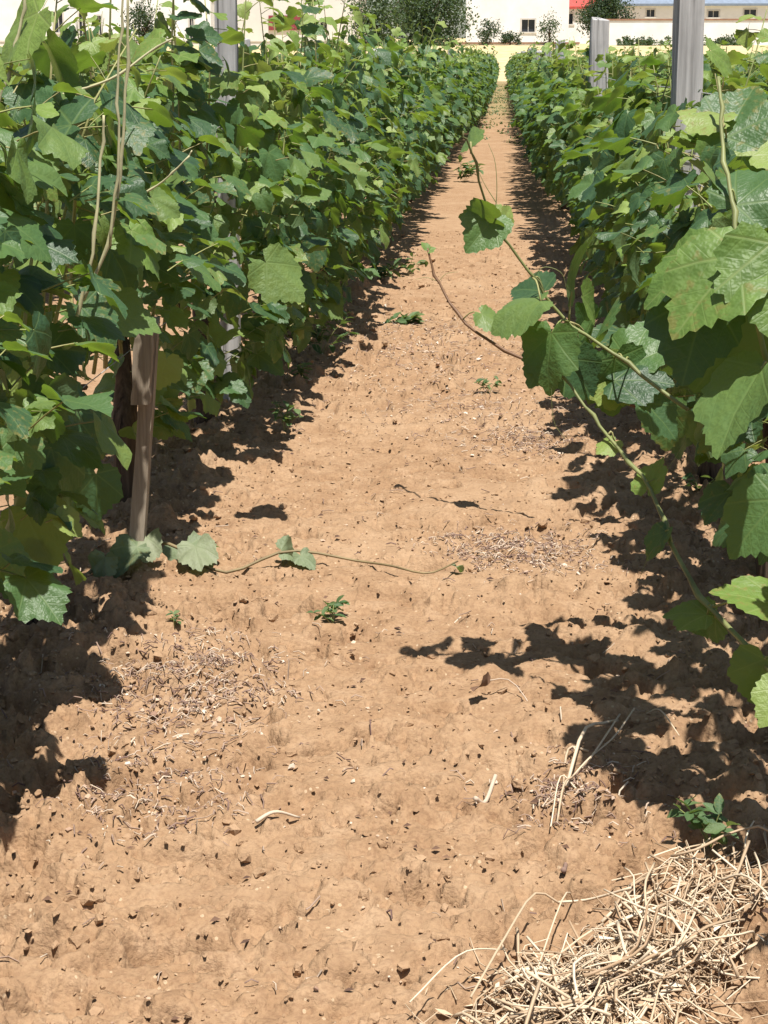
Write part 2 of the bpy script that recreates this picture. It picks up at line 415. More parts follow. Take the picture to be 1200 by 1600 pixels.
def scatter(acc, n, r0, pw, rmax, dens, lift=0.35, ymax=12, small=False, xr=(-1.2, .9)):
    for k in range(n):
        cy = 1.6 * (ymax / 1.6) ** rng.random(); cx = rng.uniform(*xr)
        if rng.random() > dens(cx, cy): continue
        r = min(r0 * (1 - rng.random()) ** -pw, rmax) * (1.35 if cy > 6 else 1)
        V, T = rocks[rng.randrange(6, 14) if (small or r < .011) else rng.randrange(0, 6)]
        acc.add(V @ rotz_rand().T * r + (cx, cy, gz(cx, cy) + r * lift), T, 0, None, rng.random())
a = Acc(); scatter(a, 40000, 0.0030, 0.38, 0.017, lump_density, 0.06)
tag(obj('soil_clods', a.mesh('soil_clods', [CLOD], False)), 'loose ochre clods and crumbs of earth on the path', 'soil', None, 'stuff')
patches = [(gpt(270, 1090), .16), (gpt(250, 1250), .14), (gpt(330, 1060), .14), (gpt(850, 870), .14), (gpt(830, 690), .16), (gpt(760, 860), .12), (gpt(900, 1240), .10), (gpt(680, 520), .35), (gpt(640, 560), .3), (gpt(740, 640), .3)]
def litter_density(cx, cy):
    d = 0.025
    for p, r in patches:
        d += 1.0 * math.exp(-(((cx - p.x) / r) ** 2 + ((cy - p.y) / (r * 1.3)) ** 2))
    return min(d, 1)
a = Acc(); scatter(a, 24000, 0.0026, 0.36, 0.010, litter_density, 0.3, 11, True)
tag(obj('pebbles', a.mesh('pebbles', [PEB], False)), 'small pale pebbles strewn over the ochre path', 'pebbles', None, 'stuff')

# dry crumbled stems and flakes lying in patches
a = Acc()
for k in range(20000):
    cy = 1.6 * (11 / 1.6) ** rng.random(); cx = rng.uniform(-1.1, .85)
    if rng.random() > litter_density(cx, cy) * 0.9: continue
    L = rng.uniform(.006, .032) * (1.2 if cy > 4 else 1); az = rng.uniform(0, 6.28); z0 = gz(cx, cy)
    dx, dy = math.cos(az) * L / 2, math.sin(az) * L / 2
    P = [(cx - dx, cy - dy, z0 + .002 + rng.uniform(0, .006)), (cx + rng.uniform(-.2, .2) * L, cy + rng.uniform(-.2, .2) * L, z0 + .004 + rng.uniform(0, .01)), (cx + dx, cy + dy, gz(cx + dx, cy + dy) + .002 + rng.uniform(0, .01))]
    V, T = tube(P, rng.uniform(.0006, .0017), 3, False); a.add(V, T, 0, None, rng.random())
for p_, r_ in patches[:7]:          # the thick patches
    for k in range(330):
        cx = p_.x + rng.gauss(0, r_ * .55); cy = p_.y + rng.gauss(0, r_ * .75); L = rng.uniform(.004, .024); az = rng.uniform(0, 6.28)
        dx, dy = math.cos(az) * L / 2, math.sin(az) * L / 2; z0 = gz(cx, cy)
        V, T = tube([(cx - dx, cy - dy, z0 + .002), (cx + rng.uniform(-.15, .15) * L, cy, z0 + .003 + rng.uniform(0, .007)), (cx + dx, cy + dy, z0 + .002 + rng.uniform(0, .006))], rng.uniform(.0006, .0018), 3, False)
        a.add(V, T, 0, None, rng.random())
# dark flakes of dead leaf and bark, their colour also standing in for clod shadows
for k in range(1100):
    cy = 1.6 * (9 / 1.6) ** rng.random(); cx = rng.uniform(-1.1, .85)
    if rng.random() > .35 + .6 * litter_density(cx, cy): continue
    L = rng.uniform(.003, .010); az = rng.gauss(0, .6); z0 = gz(cx, cy) + .003
    c_, s_ = math.cos(az) * L, math.sin(az) * L; h_ = rng.uniform(.1, .9) * L
    V = [(cx - c_, cy - s_, z0), (cx + s_ * .35, cy - c_ * .35, z0 + h_ * .3), (cx + c_, cy + s_, z0 + h_ * .4), (cx - s_ * .4, cy + c_ * .4, z0 + h_)]
    a.add(V, [(0, 1, 2), (0, 2, 3)], 1, None, rng.random())
tag(obj('dry_litter', a.mesh('dry_litter', [LITTER, DEADLEAF])), 'crumbled dry weed stems scattered in patches on the soil', 'litter', None, 'stuff')

# ------------------------------------------------------------------ vine leaves
HALF = [(0.0, 0.0), (0.05, -0.10), (0.14, -0.18), (0.20, -0.165), (0.29, -0.18), (0.345, -0.115), (0.43, -0.075), (0.455, 0.02), (0.52, 0.09), (0.49, 0.165),
        (0.52, 0.25), (0.465, 0.315), (0.505, 0.39), (0.495, 0.50), (0.435, 0.53), (0.41, 0.61), (0.345, 0.615), (0.285, 0.62), (0.28, 0.71), (0.215, 0.73), (0.19, 0.81), (0.12, 0.825), (0.075, 0.895), (0.0, 0.94)]
def leaf_blade(seed, fine, lobed=1.0):
    r_ = random.Random(seed)
    H = HALF if fine else [HALF[i] for i in (0, 2, 4, 6, 8, 9, 11, 13, 15, 17, 19, 21, 23)]
    def jit(p, e=.018): return (p[0] + r_.uniform(-e, e), p[1] + r_.uniform(-e, e))
    Rt = [H[0]] + [jit(p) for p in H[1:-1]] + [H[-1]]
    Lt = [(-x, y) for x, y in [jit(p) for p in H[1:-1]]][::-1]
    ring = np.array(Rt + Lt)
    n = len(ring)
    c = np.array([0.0, 0.02])
    lv = (0.55,)
    pts = [ring]
    for f in lv:
        m_ = ring * f + c * (1 - f)
        # smoother inner rings
        m_ = (np.roll(m_, 1, 0) + 2 * m_ + np.roll(m_, -1, 0)) / 4
        m_[0] = (0.0, 0.015)
        pts.append(m_)
    T = []
    for k in range(len(pts) - 1):
        for i in range(1, n - 1):
            a, b = k * n + i, k * n + i + 1; c_, d = (k + 1) * n + i, (k + 1) * n + i + 1
            T += [(a, b, d), (a, d, c_)]
        T += [(k * n, k * n + 1, (k + 1) * n + 1), ((k * n + n - 1), k * n, (k + 1) * n + n - 1)]
    base = (len(pts) - 1) * n
    V2 = np.vstack(pts + [np.array([[0.0, 0.012]])]); cc = len(V2) - 1
    for i in range(1, n - 1): T.append((base + i, base + i + 1, cc))
    return V2, np.array(T)
def bend(V2, r_, fold, droop, wave, cup):
    x, y = V2[:, 0], V2[:, 1]
    rr = np.hypot(x, y); th = np.arctan2(x, y); ph = r_.uniform(0, 6.28)
    z = fold * np.abs(x) - droop * np.clip(y, 0, 2) ** 2 + wave * rr * np.sin(3 * th + ph) + 0.5 * wave * rr ** 2 * np.sin(7 * th + ph * 2) - cup * x * x
    z += r_.uniform(-.25, .25) * x * np.clip(y, 0, 1)
    return np.stack([x, y, z], 1)
def leaf_mesh(seed, hang, mat, fine=False, petiole=0.6, fold=None, droop=None, wave=None, cup=None, pmat=None):
    """node of the shoot at the origin, petiole along +Y, blade hanging from its end; blade one unit wide"""
    r_ = random.Random(seed)
    V2, T = leaf_blade(seed, fine)
    B = bend(V2, r_, r_.uniform(-.05, .35) if fold is None else fold, r_.uniform(.05, .5) if droop is None else droop, r_.uniform(.05, .18) if wave is None else wave, r_.uniform(0, .5) if cup is None else cup)
    a_ = Acc()
    Rm = np.array([list(q) for q in (Matrix.Rotation(-hang, 3, 'X') @ Matrix.Rotation(r_.uniform(-.35, .35), 3, 'Z'))])
    if petiole > 0:
        end = np.array([r_.uniform(-.06, .06), petiole, petiole * r_.uniform(.05, .35)])
        V, Tt = tube([(0, 0, 0), end * (.5, .5, .62), end], [.022, .017, .015], 3, False)
        a_.add(V, Tt, 1)
    else: end = np.zeros(3)
    a_.add(B @ Rm.T + end, T, 0, V2)
    return a_
MAT_VAR = []; ACCS = []
for k in range(16):
    young = k >= 11
    hang = R([8, 20, 30, 40, 50, 58, 70, 36, 46, 84, 26, 0, 25, 45, 15, 60][k])
    a_ = leaf_mesh(100 + k, hang, None, petiole=[.6, .7, .5, .55, .65, .8, .6, .7, .5, .6, .8, .5, .6, .5, .4, .6][k])
    ACCS.append(a_)
    pl = [.6, .7, .5, .55, .65, .8, .6, .7, .5, .6, .8, .5, .6, .5, .4, .6][k]
    MAT_VAR.append(leaf_mesh(100 + k, hang, None, True, pl).mesh('leaf', [YOUNG if young else LEAF, STEM]))
HERO = [leaf_mesh(300 + k, 0.0, None, True, 0.0, fold=[.18, .05, .25, .1, .3, .15][k], droop=[.2, .3, .15, .4, .2, .1][k], wave=[.06, .1, .08, .12, .05, .09][k], cup=[.3, .1, .2, .5, .1, .4][k]) for k in range(6)]
HERO_M = [h.mesh('leaf', [LEAF, STEM]) for h in HERO]; HERO_Y = [h.mesh('leaf', [YOUNG, STEM]) for h in HERO]

def frame(az, pitch, roll, s):
    return Matrix.Rotation(az - math.pi / 2, 4, 'Z') @ Matrix.Rotation(pitch, 4, 'X') @ Matrix.Rotation(roll, 4, 'Y') @ Matrix.Scale(s, 4)

def gen_vine(rg, H, face, n_fill, low=0.24, thick=0.24, nshoot=8, span=0.55):
    """face: +1 = the path lies on +x, -1 = on -x, 0 = both. Returns leaves [(variant, matrix, outer)] and shoots [(points, radii)], trunk"""
    leaves = []; shoots = []; lum = rg.uniform(.85, 1.2)
    trunk = [(0, 0, -.04), (rg.uniform(-.02, .02), rg.uniform(-.03, .03), .14), (rg.uniform(-.03, .03), rg.uniform(-.05, .05), .27), (rg.uniform(-.03, .03), rg.uniform(-.04, .12), .40)]
    for k in range(nshoot):
        y0 = -span + 2 * span * (k + .5) / nshoot + rg.uniform(-.05, .05)
        top = H * rg.uniform(.9, 1.06) if rg.random() < .68 else H * rg.uniform(1.08, 1.22)
        x0 = rg.uniform(-.04, .04); x1 = rg.uniform(-thick, thick) * .75
        P = spline([(x0, y0 * .8, rg.uniform(.36, .44)), (x0 + x1 * .6, y0 + rg.uniform(-.06, .06), .45 + (top - .45) * .4), (x1, y0 + rg.uniform(-.1, .1), .45 + (top - .45) * .75), (x1 * rg.uniform(.6, 1.6), y0 + rg.uniform(-.14, .14), top)], 9)
        shoots.append((P, [.0052 - .0038 * i / 8 for i in range(9)]))
        nl = 14
        for i in range(nl):
            t = (i + rg.random() * .6) / nl * 7.99; q = int(t); p = P[q].lerp(P[q + 1], t - q)
            u = i / nl
            out = face if (face and rg.random() < .62) else (-face if face else rg.choice((-1, 1)))
            az = (0 if out > 0 else math.pi) + rg.gauss(0, .85)
            if u > .8: v_ = rg.randrange(11, 16); s = rg.uniform(.045, .085) * (1.15 - .5 * (u - .8) * 5)
            elif u > .5: v_ = rg.randrange(3, 16); s = rg.uniform(.055, .10)
            else: v_ = rg.randrange(0, 13); s = rg.uniform(.055, .112)
            M = Matrix.Translation(p) @ frame(az, rg.gauss(.15, .3), rg.gauss(0, .35), s)
            leaves.append((v_, M, (out == face or u > .7)))
    for k in range(n_fill):
        z = low + (H * .95 - low) * rg.random() ** 1.1
        prof = thick * (1.0 - .55 * max(0, (z - .8) / .4)) * (.5 + .5 * min(1, (z - low) / .36)) * lum
        outer = rg.random() < .68
        sg = (face or rg.choice((-1, 1))) * (1 if outer else rg.choice((-1, -1, 1)))
        x = sg * prof * rg.uniform(.35, 1.12) * (1 if outer else .8)
        az = (0 if sg > 0 else math.pi) + rg.gauss(0, .75)
        young = rg.random() < (.14 + .4 * max(0, (z - .7) / .5))
        s = rg.uniform(.035, .075) if young else rg.uniform(.05, .108)
        M = Matrix.Translation((x, rg.uniform(-.56, .56), z)) @ frame(az, rg.gauss(.1, .3), rg.gauss(0, .35), s)
        leaves.append((rg.randrange(11, 16) if young else rg.randrange(0, 11), M, outer))
    return leaves, shoots, trunk
def join_leaves(name, leaves, rg):
    a_ = Acc()
    for v_, M, _ in leaves:
        A = ACCS[v_]; m3 = np.array([list(r_) for r_ in M.to_3x3()]); tr = np.array(M.translation)
        V = np.vstack(A.V) @ m3.T + tr; T = np.vstack(A.T); m_ = np.concatenate(A.M)
        m_ = np.where(m_ == 1, 2, 1 if v_ >= 11 else 0)
        a_.add(V, T, m_, np.vstack(A.U), rg.random())
    return a_.mesh(name, [LEAF, YOUNG, STEM])
def trunk_mesh(tr, rg):
    P = spline(tr, 9); rad = [.030 * (1.25 - .5 * i / 8) * rg.uniform(.85, 1.2) for i in range(9)]
    a_ = Acc(); V, T = tube(P, rad, 8); a_.add(V, T)
    e = P[-1]
    for s_ in (-1, 1):
        V, T = tube(spline([e, e + Vector((0, s_ * .12, .03)), e + Vector((rg.uniform(-.02, .02), s_ * .42, rg.uniform(-.02, .03)))], 6), [.018, .014, .012, .010, .009, .008], 6); a_.add(V, T)
    return a_.mesh('trunk', [BARK])

ROWTXT = {'L': 'row with the short leaning stake', 'R': 'row with the tall grey posts'}
def near_vine(x, y, face, H, seed, nind, label, group, n_fill=170, clear=None, **kw):
    rg = random.Random(seed); b = Vector((x, y, gz(x, y)))
    v = thing('grapevine', label, 'grapevine', b, group)
    leaves, shoots, tr = gen_vine(rg, H, face, n_fill, **kw)
    obj('trunk', trunk_mesh(tr, rg), v)
    for P, rad in shoots:
        a_ = Acc(); V, T = tube(P, rad, 5); a_.add(V, T, 0, None, rg.random() * .5); obj('shoot', a_.mesh('shoot', [STEM]), v)
    if clear: leaves = [q for q in leaves if not clear(q[1].translation + b)]
    # the leaves that show largest stay single
    leaves.sort(key=lambda q: (not q[2], -q[1].to_scale()[0]))
    for v_, M, _ in leaves[:nind]:
        o = obj('leaf', MAT_VAR[v_], v); o.matrix_basis = M
    if leaves[nind:]: tag(obj('foliage', join_leaves('foliage', leaves[nind:], rg), v), kind='stuff')
    return v
# the two rows beside the path, near part leaf by leaf
LY = [1.35 + 1.0 * k for k in range(12)]; RY = [0.75 + 1.0 * k for k in range(13)]
rg0 = random.Random(3)
VINE_L = {}; VINE_R = {}
LABL = {1: 'grapevine of the stake row whose low leaves hang to the soil before the leaning stake', 2: 'grapevine with pale bare canes just before the leaning wooden stake', 3: 'grapevine standing directly behind the leaning wooden stake', 4: 'grapevine of the stake row next to its pale half hidden post', 5: 'grapevine of the stake row just past its pale half hidden post', 6: 'grapevine of the stake row with the bushy weed at its foot'}
LABR = {2: 'grapevine of the post row whose long shoots and big leaves reach over the path', 4: 'grapevine of the post row just before the thick cracked post', 5: 'grapevine of the post row just past the thick cracked post', 9: 'grapevine of the post row just before the ragged topped second post', 10: 'grapevine of the post row just past the ragged topped second post'}
for k, y in enumerate(LY):
    lab = LABL.get(k, 'bushy green grapevine in the ' + ROWTXT['L'])
    VINE_L[k] = near_vine(row_l(y) + rg0.uniform(-.03, .03), y, 1, 1.17 + rg0.uniform(-.05, .09), 500 + k, 190 if k < 8 else 130, lab, 'grapevines of the stake row', 240, clear=(lambda p: (p.x / p.y > -.262 and p.z < .70 and p.y < 4.0) or (p.z < .36 and p.y < 3.1)) if k in (1, 2, 3) else None, low=0.18, thick=.21 if k < 4 else .29)
for k, y in enumerate(RY):
    lab = LABR.get(k, 'leafy green grapevine in the ' + ROWTXT['R'])
    VINE_R[k] = near_vine(row_r(y) + rg0.uniform(-.03, .03), y, -1, 1.02 + rg0.uniform(-.04, .06), 700 + k, 170 if k < 9 else 130, lab, 'grapevines of the post row', 60 if k < 3 else 215, nshoot=5 if k < 3 else 8, low=.40 if k < 3 else .26, thick=.12 if k < 3 else .20)

# further along: whole plants copied from a few built ones
protos = []
for k in range(7):
    rg = random.Random(900 + k)
    lv, sh, tr = gen_vine(rg, 1.02 + .035 * k, 0, 320, low=.2, thick=.24)
    a_ = Acc()
    for P, rad in sh:
        V, T = tube(P, rad, 4, False); a_.add(V, T, 0, None, rg.random() * .5)
    protos.append((join_leaves('foliage', lv, rg), a_.mesh('shoots', [STEM]), trunk_mesh(tr, rg)))
def far_vine(x, y, k, label, group):
    z = gz(x, y)
    v = thing('grapevine', label, 'grapevine', (x, y, z), group)
    fo, sh, tr = protos[k]
    tag(obj('foliage', fo, v), kind='stuff'); obj('trunk', tr, v)
    if y < 30: tag(obj('shoots', sh, v), kind='stuff')
    v.rotation_euler.z = rg0.choice((0, math.pi)) + rg0.uniform(-.12, .12)
    v.scale = (1, rg0.uniform(.95, 1.1), rg0.uniform(.92, 1.06))
for y in np.arange(LY[-1] + 1, 85, 1.0):
    far_vine(row_l(y) + rg0.uniform(-.05, .05), float(y), rg0.randrange(2, 7), 'bushy green grapevine in the ' + ROWTXT['L'], 'grapevines of the stake row')
for y in np.arange(RY[-1] + 1, 85, 1.0):
    far_vine(row_r(y) + rg0.uniform(-.04, .04), float(y), rg0.randrange(0, 4), 'leafy green grapevine in the ' + ROWTXT['R'], 'grapevines of the post row')
for y in np.arange(8, 60, 1.0): far_vine(row_l(y) - 1.5 + rg0.uniform(-.04, .04), float(y), rg0.randrange(0, 7), 'grapevine in the row behind the stake row', 'grapevines behind the stake row')
for y in np.arange(13, 58, 1.0): far_vine(ROW_R + 1.5 + rg0.uniform(-.04, .04), float(y), rg0.randrange(0, 7), 'grapevine in the row behind the post row', 'grapevines behind the post row')
# the rest of the vineyard reads as one mass
a_ = Acc(); fr = np.random.default_rng(77)
for k in range(-8, 10):
    if k in (0, 1): continue
    X = ROW_R + 1.5 * (k - 1) if k > 1 else ROW_L + 1.5 * k
    y0 = 58 if k == 2 else (60 if k == -1 else abs(X) / (.29 if k < 0 else .16))
    n = int(max(0, 85 - y0) * 170)
    if n < 10: continue
    c = np.stack([X + fr.normal(0, .13, n), fr.uniform(y0, 85, n), .25 + 1.0 * fr.random(n) ** .8], 1)
    s = fr.uniform(.07, .13, n); az = fr.uniform(0, 6.28, n)
    f = np.stack([np.cos(az), np.sin(az), -fr.uniform(.2, 1.5, n)], 1); f /= np.linalg.norm(f, axis=1)[:, None]
    sd_ = np.stack([-np.sin(az), np.cos(az), fr.uniform(-.3, .3, n)], 1)
    up = np.cross(sd_, f)
    V = np.stack([c, c + (sd_ * .5 + f * .35 + up * .12) * s[:, None], c + f * s[:, None], c + (-sd_ * .5 + f * .35 + up * .12) * s[:, None]], 1).reshape(-1, 3)
    b = np.arange(n)[:, None] * 4
    a_.V.append(V); T = np.vstack([b + [0, 1, 2], b + [0, 2, 3]]); a_.T.append(T + a_.n); a_.n += len(V)
    a_.M.append(np.tile((fr.random(n) < .25).astype(int), 2)); a_.U.append(np.tile([[.0, .1], [.4, .4], [.1, .9], [-.4, .4]], (n, 1))); a_.R.append(np.repeat(fr.random(n), 4))
tag(obj('distant_vine_rows', a_.mesh('distant_vine_rows', [LEAF, YOUNG])), 'mass of distant green vine rows beyond the nearer rows', 'vine rows', None, 'stuff')
# ends of the outer rows: distance only lowers their tops a little

# ------------------------------------------------------------------ long shoots and big leaves reaching over the path (parts of one vine)
VR = VINE_R[2]
def local(v, p): return Vector(p) - v.location
def cane(v, P, r0, r1, mat, n=22, name='shoot', rnd=.2):
    rz = random.Random(int(r0 * 1e6) + n); pts = [local(v, p) for p in spline(P, n)]
    for i in range(1, n - 1):
        k_ = (1 if (i // 4) % 2 else -1) * (.0035 if i % 4 == 0 else .001)
        pts[i] = pts[i] + Vector((k_, rz.uniform(-.002, .002), k_ * .6))
    rad = []
    for i in range(n):
        r = r0 + (r1 - r0) * i / (n - 1)
        rad.append(r * (1.45 if i % 4 == 0 and 0 < i < n - 2 else 1))
    A = Acc(); V, T = tube(pts, rad, 7); A.add(V, T, 0, None, rnd)
    return obj(name, A.mesh(name, [mat]), v)
def hero_leaf(v, J, tip, size, normal, k, young=False, node=None, mats=None):
    """J: where the petiole meets the blade, tip: direction of the blade's point, normal: the side facing out"""
    y = Vector(tip).normalized(); z = Vector(normal); z = (z - y * z.dot(y)).normalized(); x = y.cross(z)
    M = Matrix(((x.x, y.x, z.x, 0), (x.y, y.y, z.y, 0), (x.z, y.z, z.z, 0), (0, 0, 0, 1)))
    me = (mats or (HERO_Y if young else HERO_M))[k]
    o = obj('leaf', me, v); o.matrix_basis = Matrix.Translation(local(v, J)) @ M @ Matrix.Scale(size, 4)
    if node is not None:
        mid = (Vector(J) + Vector(node)) / 2 + Vector((0, 0, .012))
        A = Acc(); V, T = tube([local(v, p) for p in spline([node, mid, J], 6)], [.0022, .0019, .0017, .0016, .0016, .0017], 5); A.add(V, T, 0, None, .3)
        obj('petiole', A.mesh('petiole', [STEM]), v)
    return o
C = lambda px, py, d: at(px, py, d)
def pdir(p0, p1, d0, d1): return at(*p1, d1) - at(*p0, d0)
TOCAM = Vector((0, -1, .35)); UPN = Vector((-.2, -.5, 1))
# shoot A
PA = [C(1075, 640, 2.95), C(976, 566, 3.02), C(889, 503, 3.05), C(832, 434, 3.05), C(772, 345, 3.02), C(736, 240, 2.95), C(724, 205, 2.93)]
cane(VR, PA, .0038, .0014, GREENSTEM, 26, rnd=.05)
# shoot B, low and rising from the near right
PB = [C(1290, 1150, 2.25), C(1200, 1045, 2.4), C(1110, 950, 2.55), C(1050, 850, 2.68), C(1010, 755, 2.8), C(950, 680, 2.9), C(905, 625, 2.97), C(872, 560, 3.0), C(885, 505, 3.0)]
cane(VR, PB, .0048, .0018, GREENSTEM, 30, rnd=.1)
# shoot C, reddish
PC = [C(1010, 640, 4.2), C(900, 600, 4.2), C(800, 552, 4.25), C(722, 500, 4.32), C(685, 440, 4.38), C(668, 388, 4.40)]
VC = VINE_R[4]
VC['label'] = 'grapevine of the post row with a thin reddish shoot stretched over the path'
cane(VC, PC, .0048, .0026, REDSTEM, 20, rnd=.3)
# tendrils
def tendril(v, p, dirs, r=.0008):
    P = [Vector(p)]
    for d_ in dirs: P.append(P[-1] + Vector(d_))
    A = Acc(); V, T = tube([local(v, q) for q in spline(P, 12)], [r * (1 - .05 * i) for i in range(12)], 4, False); A.add(V, T, 0, None, .3); obj('tendril', A.mesh('tendril', [GREENSTEM]), v)
tendril(VR, PA[4], [(.004, 0, .05), (-.004, 0, .05), (-.012, .01, .03)]); tendril(VR, PA[4] + Vector((.004, 0, .03)), [(-.02, 0, .03), (-.015, 0, .03)])
tendril(VR, PA[3], [(.02, -.01, .02), (.03, 0, -.01), (.01, 0, -.03)]); tendril(VR, PB[7], [(-.01, -.01, -.05), (.005, 0, -.06), (.02, 0, -.03)])
tendril(VC, PC[4], [(.02, 0, .02), (.03, 0, .005)]); tendril(VC, PC[4], [(-.03, 0, .01), (-.03, 0, -.005)])
tendril(VR, PB[4], [(.03, 0, .02), (.03, 0, .05)]); tendril(VR, PB[3], [(-.03, 0, -.01), (-.02, 0, -.05)])
# leaves on A
H = hero_leaf
def hl(v, pj, ptip, d, size, k, young=False, dn=0.0, nrm=None, node=None, mats=None):
    J = at(*pj, d); T_ = at(*ptip, d + dn) - J
    return H(v, J, T_, size, nrm or TOCAM, k, young, node, mats)
BACK = Vector((.1, .7, .7)); SIDE = Vector((-.8, -.3, .5))
hl(VR, (772, 340), (738, 375), 3.02, .085, 2, False, -.03, Vector((.5, .2, .6)), PA[4])
hl(VR, (775, 342), (725, 318), 3.0, .075, 0, False, .02, Vector((-.1, .6, .6)), PA[4])
hl(VR, (778, 350), (800, 325), 3.04, .05, 1, True, .02, Vector((.5, -.6, .3)), PA[4])
hl(VR, (735, 228), (745, 190), 2.96, .05, 5, False, .04, Vector((0, .5, .7)), PA[5])
hl(VR, (845, 470), (785, 495), 3.0, .105, 3, False, -.02, Vector((-.3, -.3, .9)), PA[3])
hl(VR, (850, 455), (815, 440), 3.08, .085, 4, False, .05, Vector((-.2, -.5, .7)), PA[3])
hl(VR, (893, 455), (905, 405), 3.04, .125, 0, False, .05, Vector((.1, .6, .6)), PA[2])
hl(VR, (862, 520), (850, 590), 3.0, .115, 1, False, -.02, Vector((-.5, -.7, .4)), PA[2])
hl(VR, (870, 540), (825, 590), 3.04, .095, 2, False, -.02, Vector((-.4, -.5, .8)), PB[7])
hl(VR, (885, 560), (905, 610), 3.06, .10, 4, False, .0, Vector((.2, -.8, .5)), PB[7])
hl(VR, (905, 535), (940, 590), 3.08, .125, 3, False, .05, Vector((.3, -.8, .6)), PA[2])
hl(VR, (925, 540), (960, 480), 3.12, .13, 5, False, .05, Vector((.0, .5, .8)), PA[2])
hl(VR, (960, 560), (990, 625), 3.1, .13, 0, False, .03, Vector((.1, -.9, .4)), PA[1])
hl(VR, (985, 570), (1010, 500), 3.12, .12, 1, False, .05, Vector((-.1, -.4, .9)), PA[1])
rq = random.Random(21)
for k in range(9):
    px, py = rq.uniform(910, 1060), rq.uniform(450, 640)
    hl(VR, (px, py), (px + rq.uniform(-60, 60), py + rq.uniform(-30, 70)), rq.uniform(3.05, 3.3), rq.uniform(.07, .115), rq.randrange(6), rq.random() < .25, rq.uniform(-.05, .05), Vector((rq.uniform(-.6, .4), -.6, rq.uniform(.2, 1))), None)
# leaves on B
hl(VR, (1012, 765), (1035, 705), 2.8, .07, 2, True, .03, Vector((-.5, -.3, .8)), PB[4])
hl(VR, (960, 690), (925, 712), 2.9, .045, 5, True, -.02, Vector((-.1, -.4, .9)), PB[5])
hl(VR, (1040, 830), (990, 880), 2.7, .06, 4, False, .0, Vector((-.9, -.3, .2)), PB[3])
hl(VR, (1105, 960), (1040, 950), 2.55, .075, 1, True, .02, Vector((-.1, -.4, 1)), PB[2])
hl(VR, (1118, 965), (1085, 1000), 2.58, .07, 3, False, .02, Vector((-.3, -.8, .3)), PB[2])
hl(VR, (1215, 945), (1130, 935), 2.42, .105, 0, True, -.03, Vector((-.1, -.5, 1)), PB[2])
hl(VR, (1195, 1030), (1165, 1115), 2.4, .09, 2, False, .02, Vector((-.4, -.9, .2)), PB[1])
hl(VR, (1230, 1075), (1180, 1115), 2.36, .075, 4, True, -.02, Vector((-.2, -.7, .7)), PB[1])
# leaf on C
hl(VC, (752, 490), (790, 520), 4.28, .08, 5, False, -.02, Vector((0, -.4, .9)), PC[3])
hl(VC, (668, 388), (650, 375), 4.4, .025, 0, True, .0, Vector((0, -.6, .8)))
hl(VC, (669, 392), (690, 380), 4.4, .022, 1, True, .0, Vector((0, -.6, .8)))
# upright shoot carrying the big leaves
PD = [C(1250, 760, 2.5), C(1200, 580, 2.52), C(1158, 395, 2.55), C(1140, 300, 2.6), C(1128, 200, 2.66), C(1122, 120, 2.7)]
cane(VR, PD, .0048, .0024, GREENSTEM, 24, rnd=.35)
hl(VR, (1158, 398), (1085, 545), 2.52, .165, 0, True, -.10, Vector((-.25, -.6, 1)), PD[2])
hl(VR, (1115, 395), (1030, 440), 2.58, .135, 1, True, .0, Vector((-.3, -.6, 1)), PD[2])
hl(VR, (1110, 455), (1045, 605), 2.60, .155, 2, False, -.06, Vector((-.5, -.8, .6)), PD[2])
hl(VR, (1175, 480), (1085, 690), 2.72, .19, 3, False, .02, Vector((-.2, -1, .3)), PD[1])
hl(VR, (1190, 575), (1085, 700), 2.46, .165, 4, False, -.05, Vector((-.9, -.35, .35)), PD[1])
hl(VR, (1205, 380), (1190, 500), 2.5, .15, 5, True, -.05, Vector((.1, -.8, .7)), PD[2])
hl(VR, (1215, 780), (1175, 870), 2.5, .12, 0, False, -.03, Vector((-.4, -.8, .5)), PD[0])
hl(VR, (1150, 320), (1190, 260), 2.6, .12, 3, False, .03, Vector((0, -.5, .9)), PD[3])
hl(VR, (1150, 330), (1110, 250), 2.66, .12, 1, False, .05, Vector((0, .4, .8)), PD[3])
rq = random.Random(33)
for k in range(11):
    px, py = rq.uniform(1095, 1235), rq.uniform(70, 345)
    hl(VR, (px, py), (px + rq.uniform(-50, 70), py + rq.uniform(-50, 60)), rq.uniform(2.66, 2.95), rq.uniform(.06, .11), rq.randrange(6), rq.random() < .45, rq.uniform(-.05, .05), Vector((rq.uniform(-.5, .5), -.5, rq.uniform(.2, 1))), None)
hl(VR, (1135, 215), (1180, 130), 2.7, .12, 2, False, .05, Vector((.1, -.4, .9)), PD[4])
hl(VR, (1130, 190), (1090, 180), 2.7, .08, 5, True, .02, Vector((-.1, -.4, .9)), PD[4])

# long bare pale canes standing out of the stake row
VL = VINE_L[2]
for P, r0 in [([C(105, 600, 2.98), C(120, 490, 2.98), C(148, 380, 2.98), C(158, 240, 3.0), C(162, 180, 3.0)], .0044),
              ([C(130, 470, 3.02), C(165, 390, 3.02), C(190, 260, 3.02), C(197, 130, 3.02), C(200, -30, 3.02)], .0046),
              ([C(172, 385, 3.0), C(184, 250, 3.0), C(186, 100, 3.0), C(193, -30, 3.0)], .0036),
              ([C(-10, 190, 3.1), C(15, 110, 3.1), C(33, 40, 3.1), C(40, -20, 3.1)], .0050),
              ([C(30, 160, 3.2), C(110, 145, 3.2), C(180, 120, 3.2), C(235, 80, 3.22), C(270, 60, 3.22)], .0036),
              ([C(190, 320, 3.2), C(245, 290, 3.2), C(285, 255, 3.2), C(300, 235, 3.2)], .0026),
              ([C(8, 470, 3.0), C(18, 420, 3.0), C(26, 390, 3.0)], .003)]:
    cane(VL, P, r0 * .72, r0 * .5, PALECANE, 16, rnd=.62)
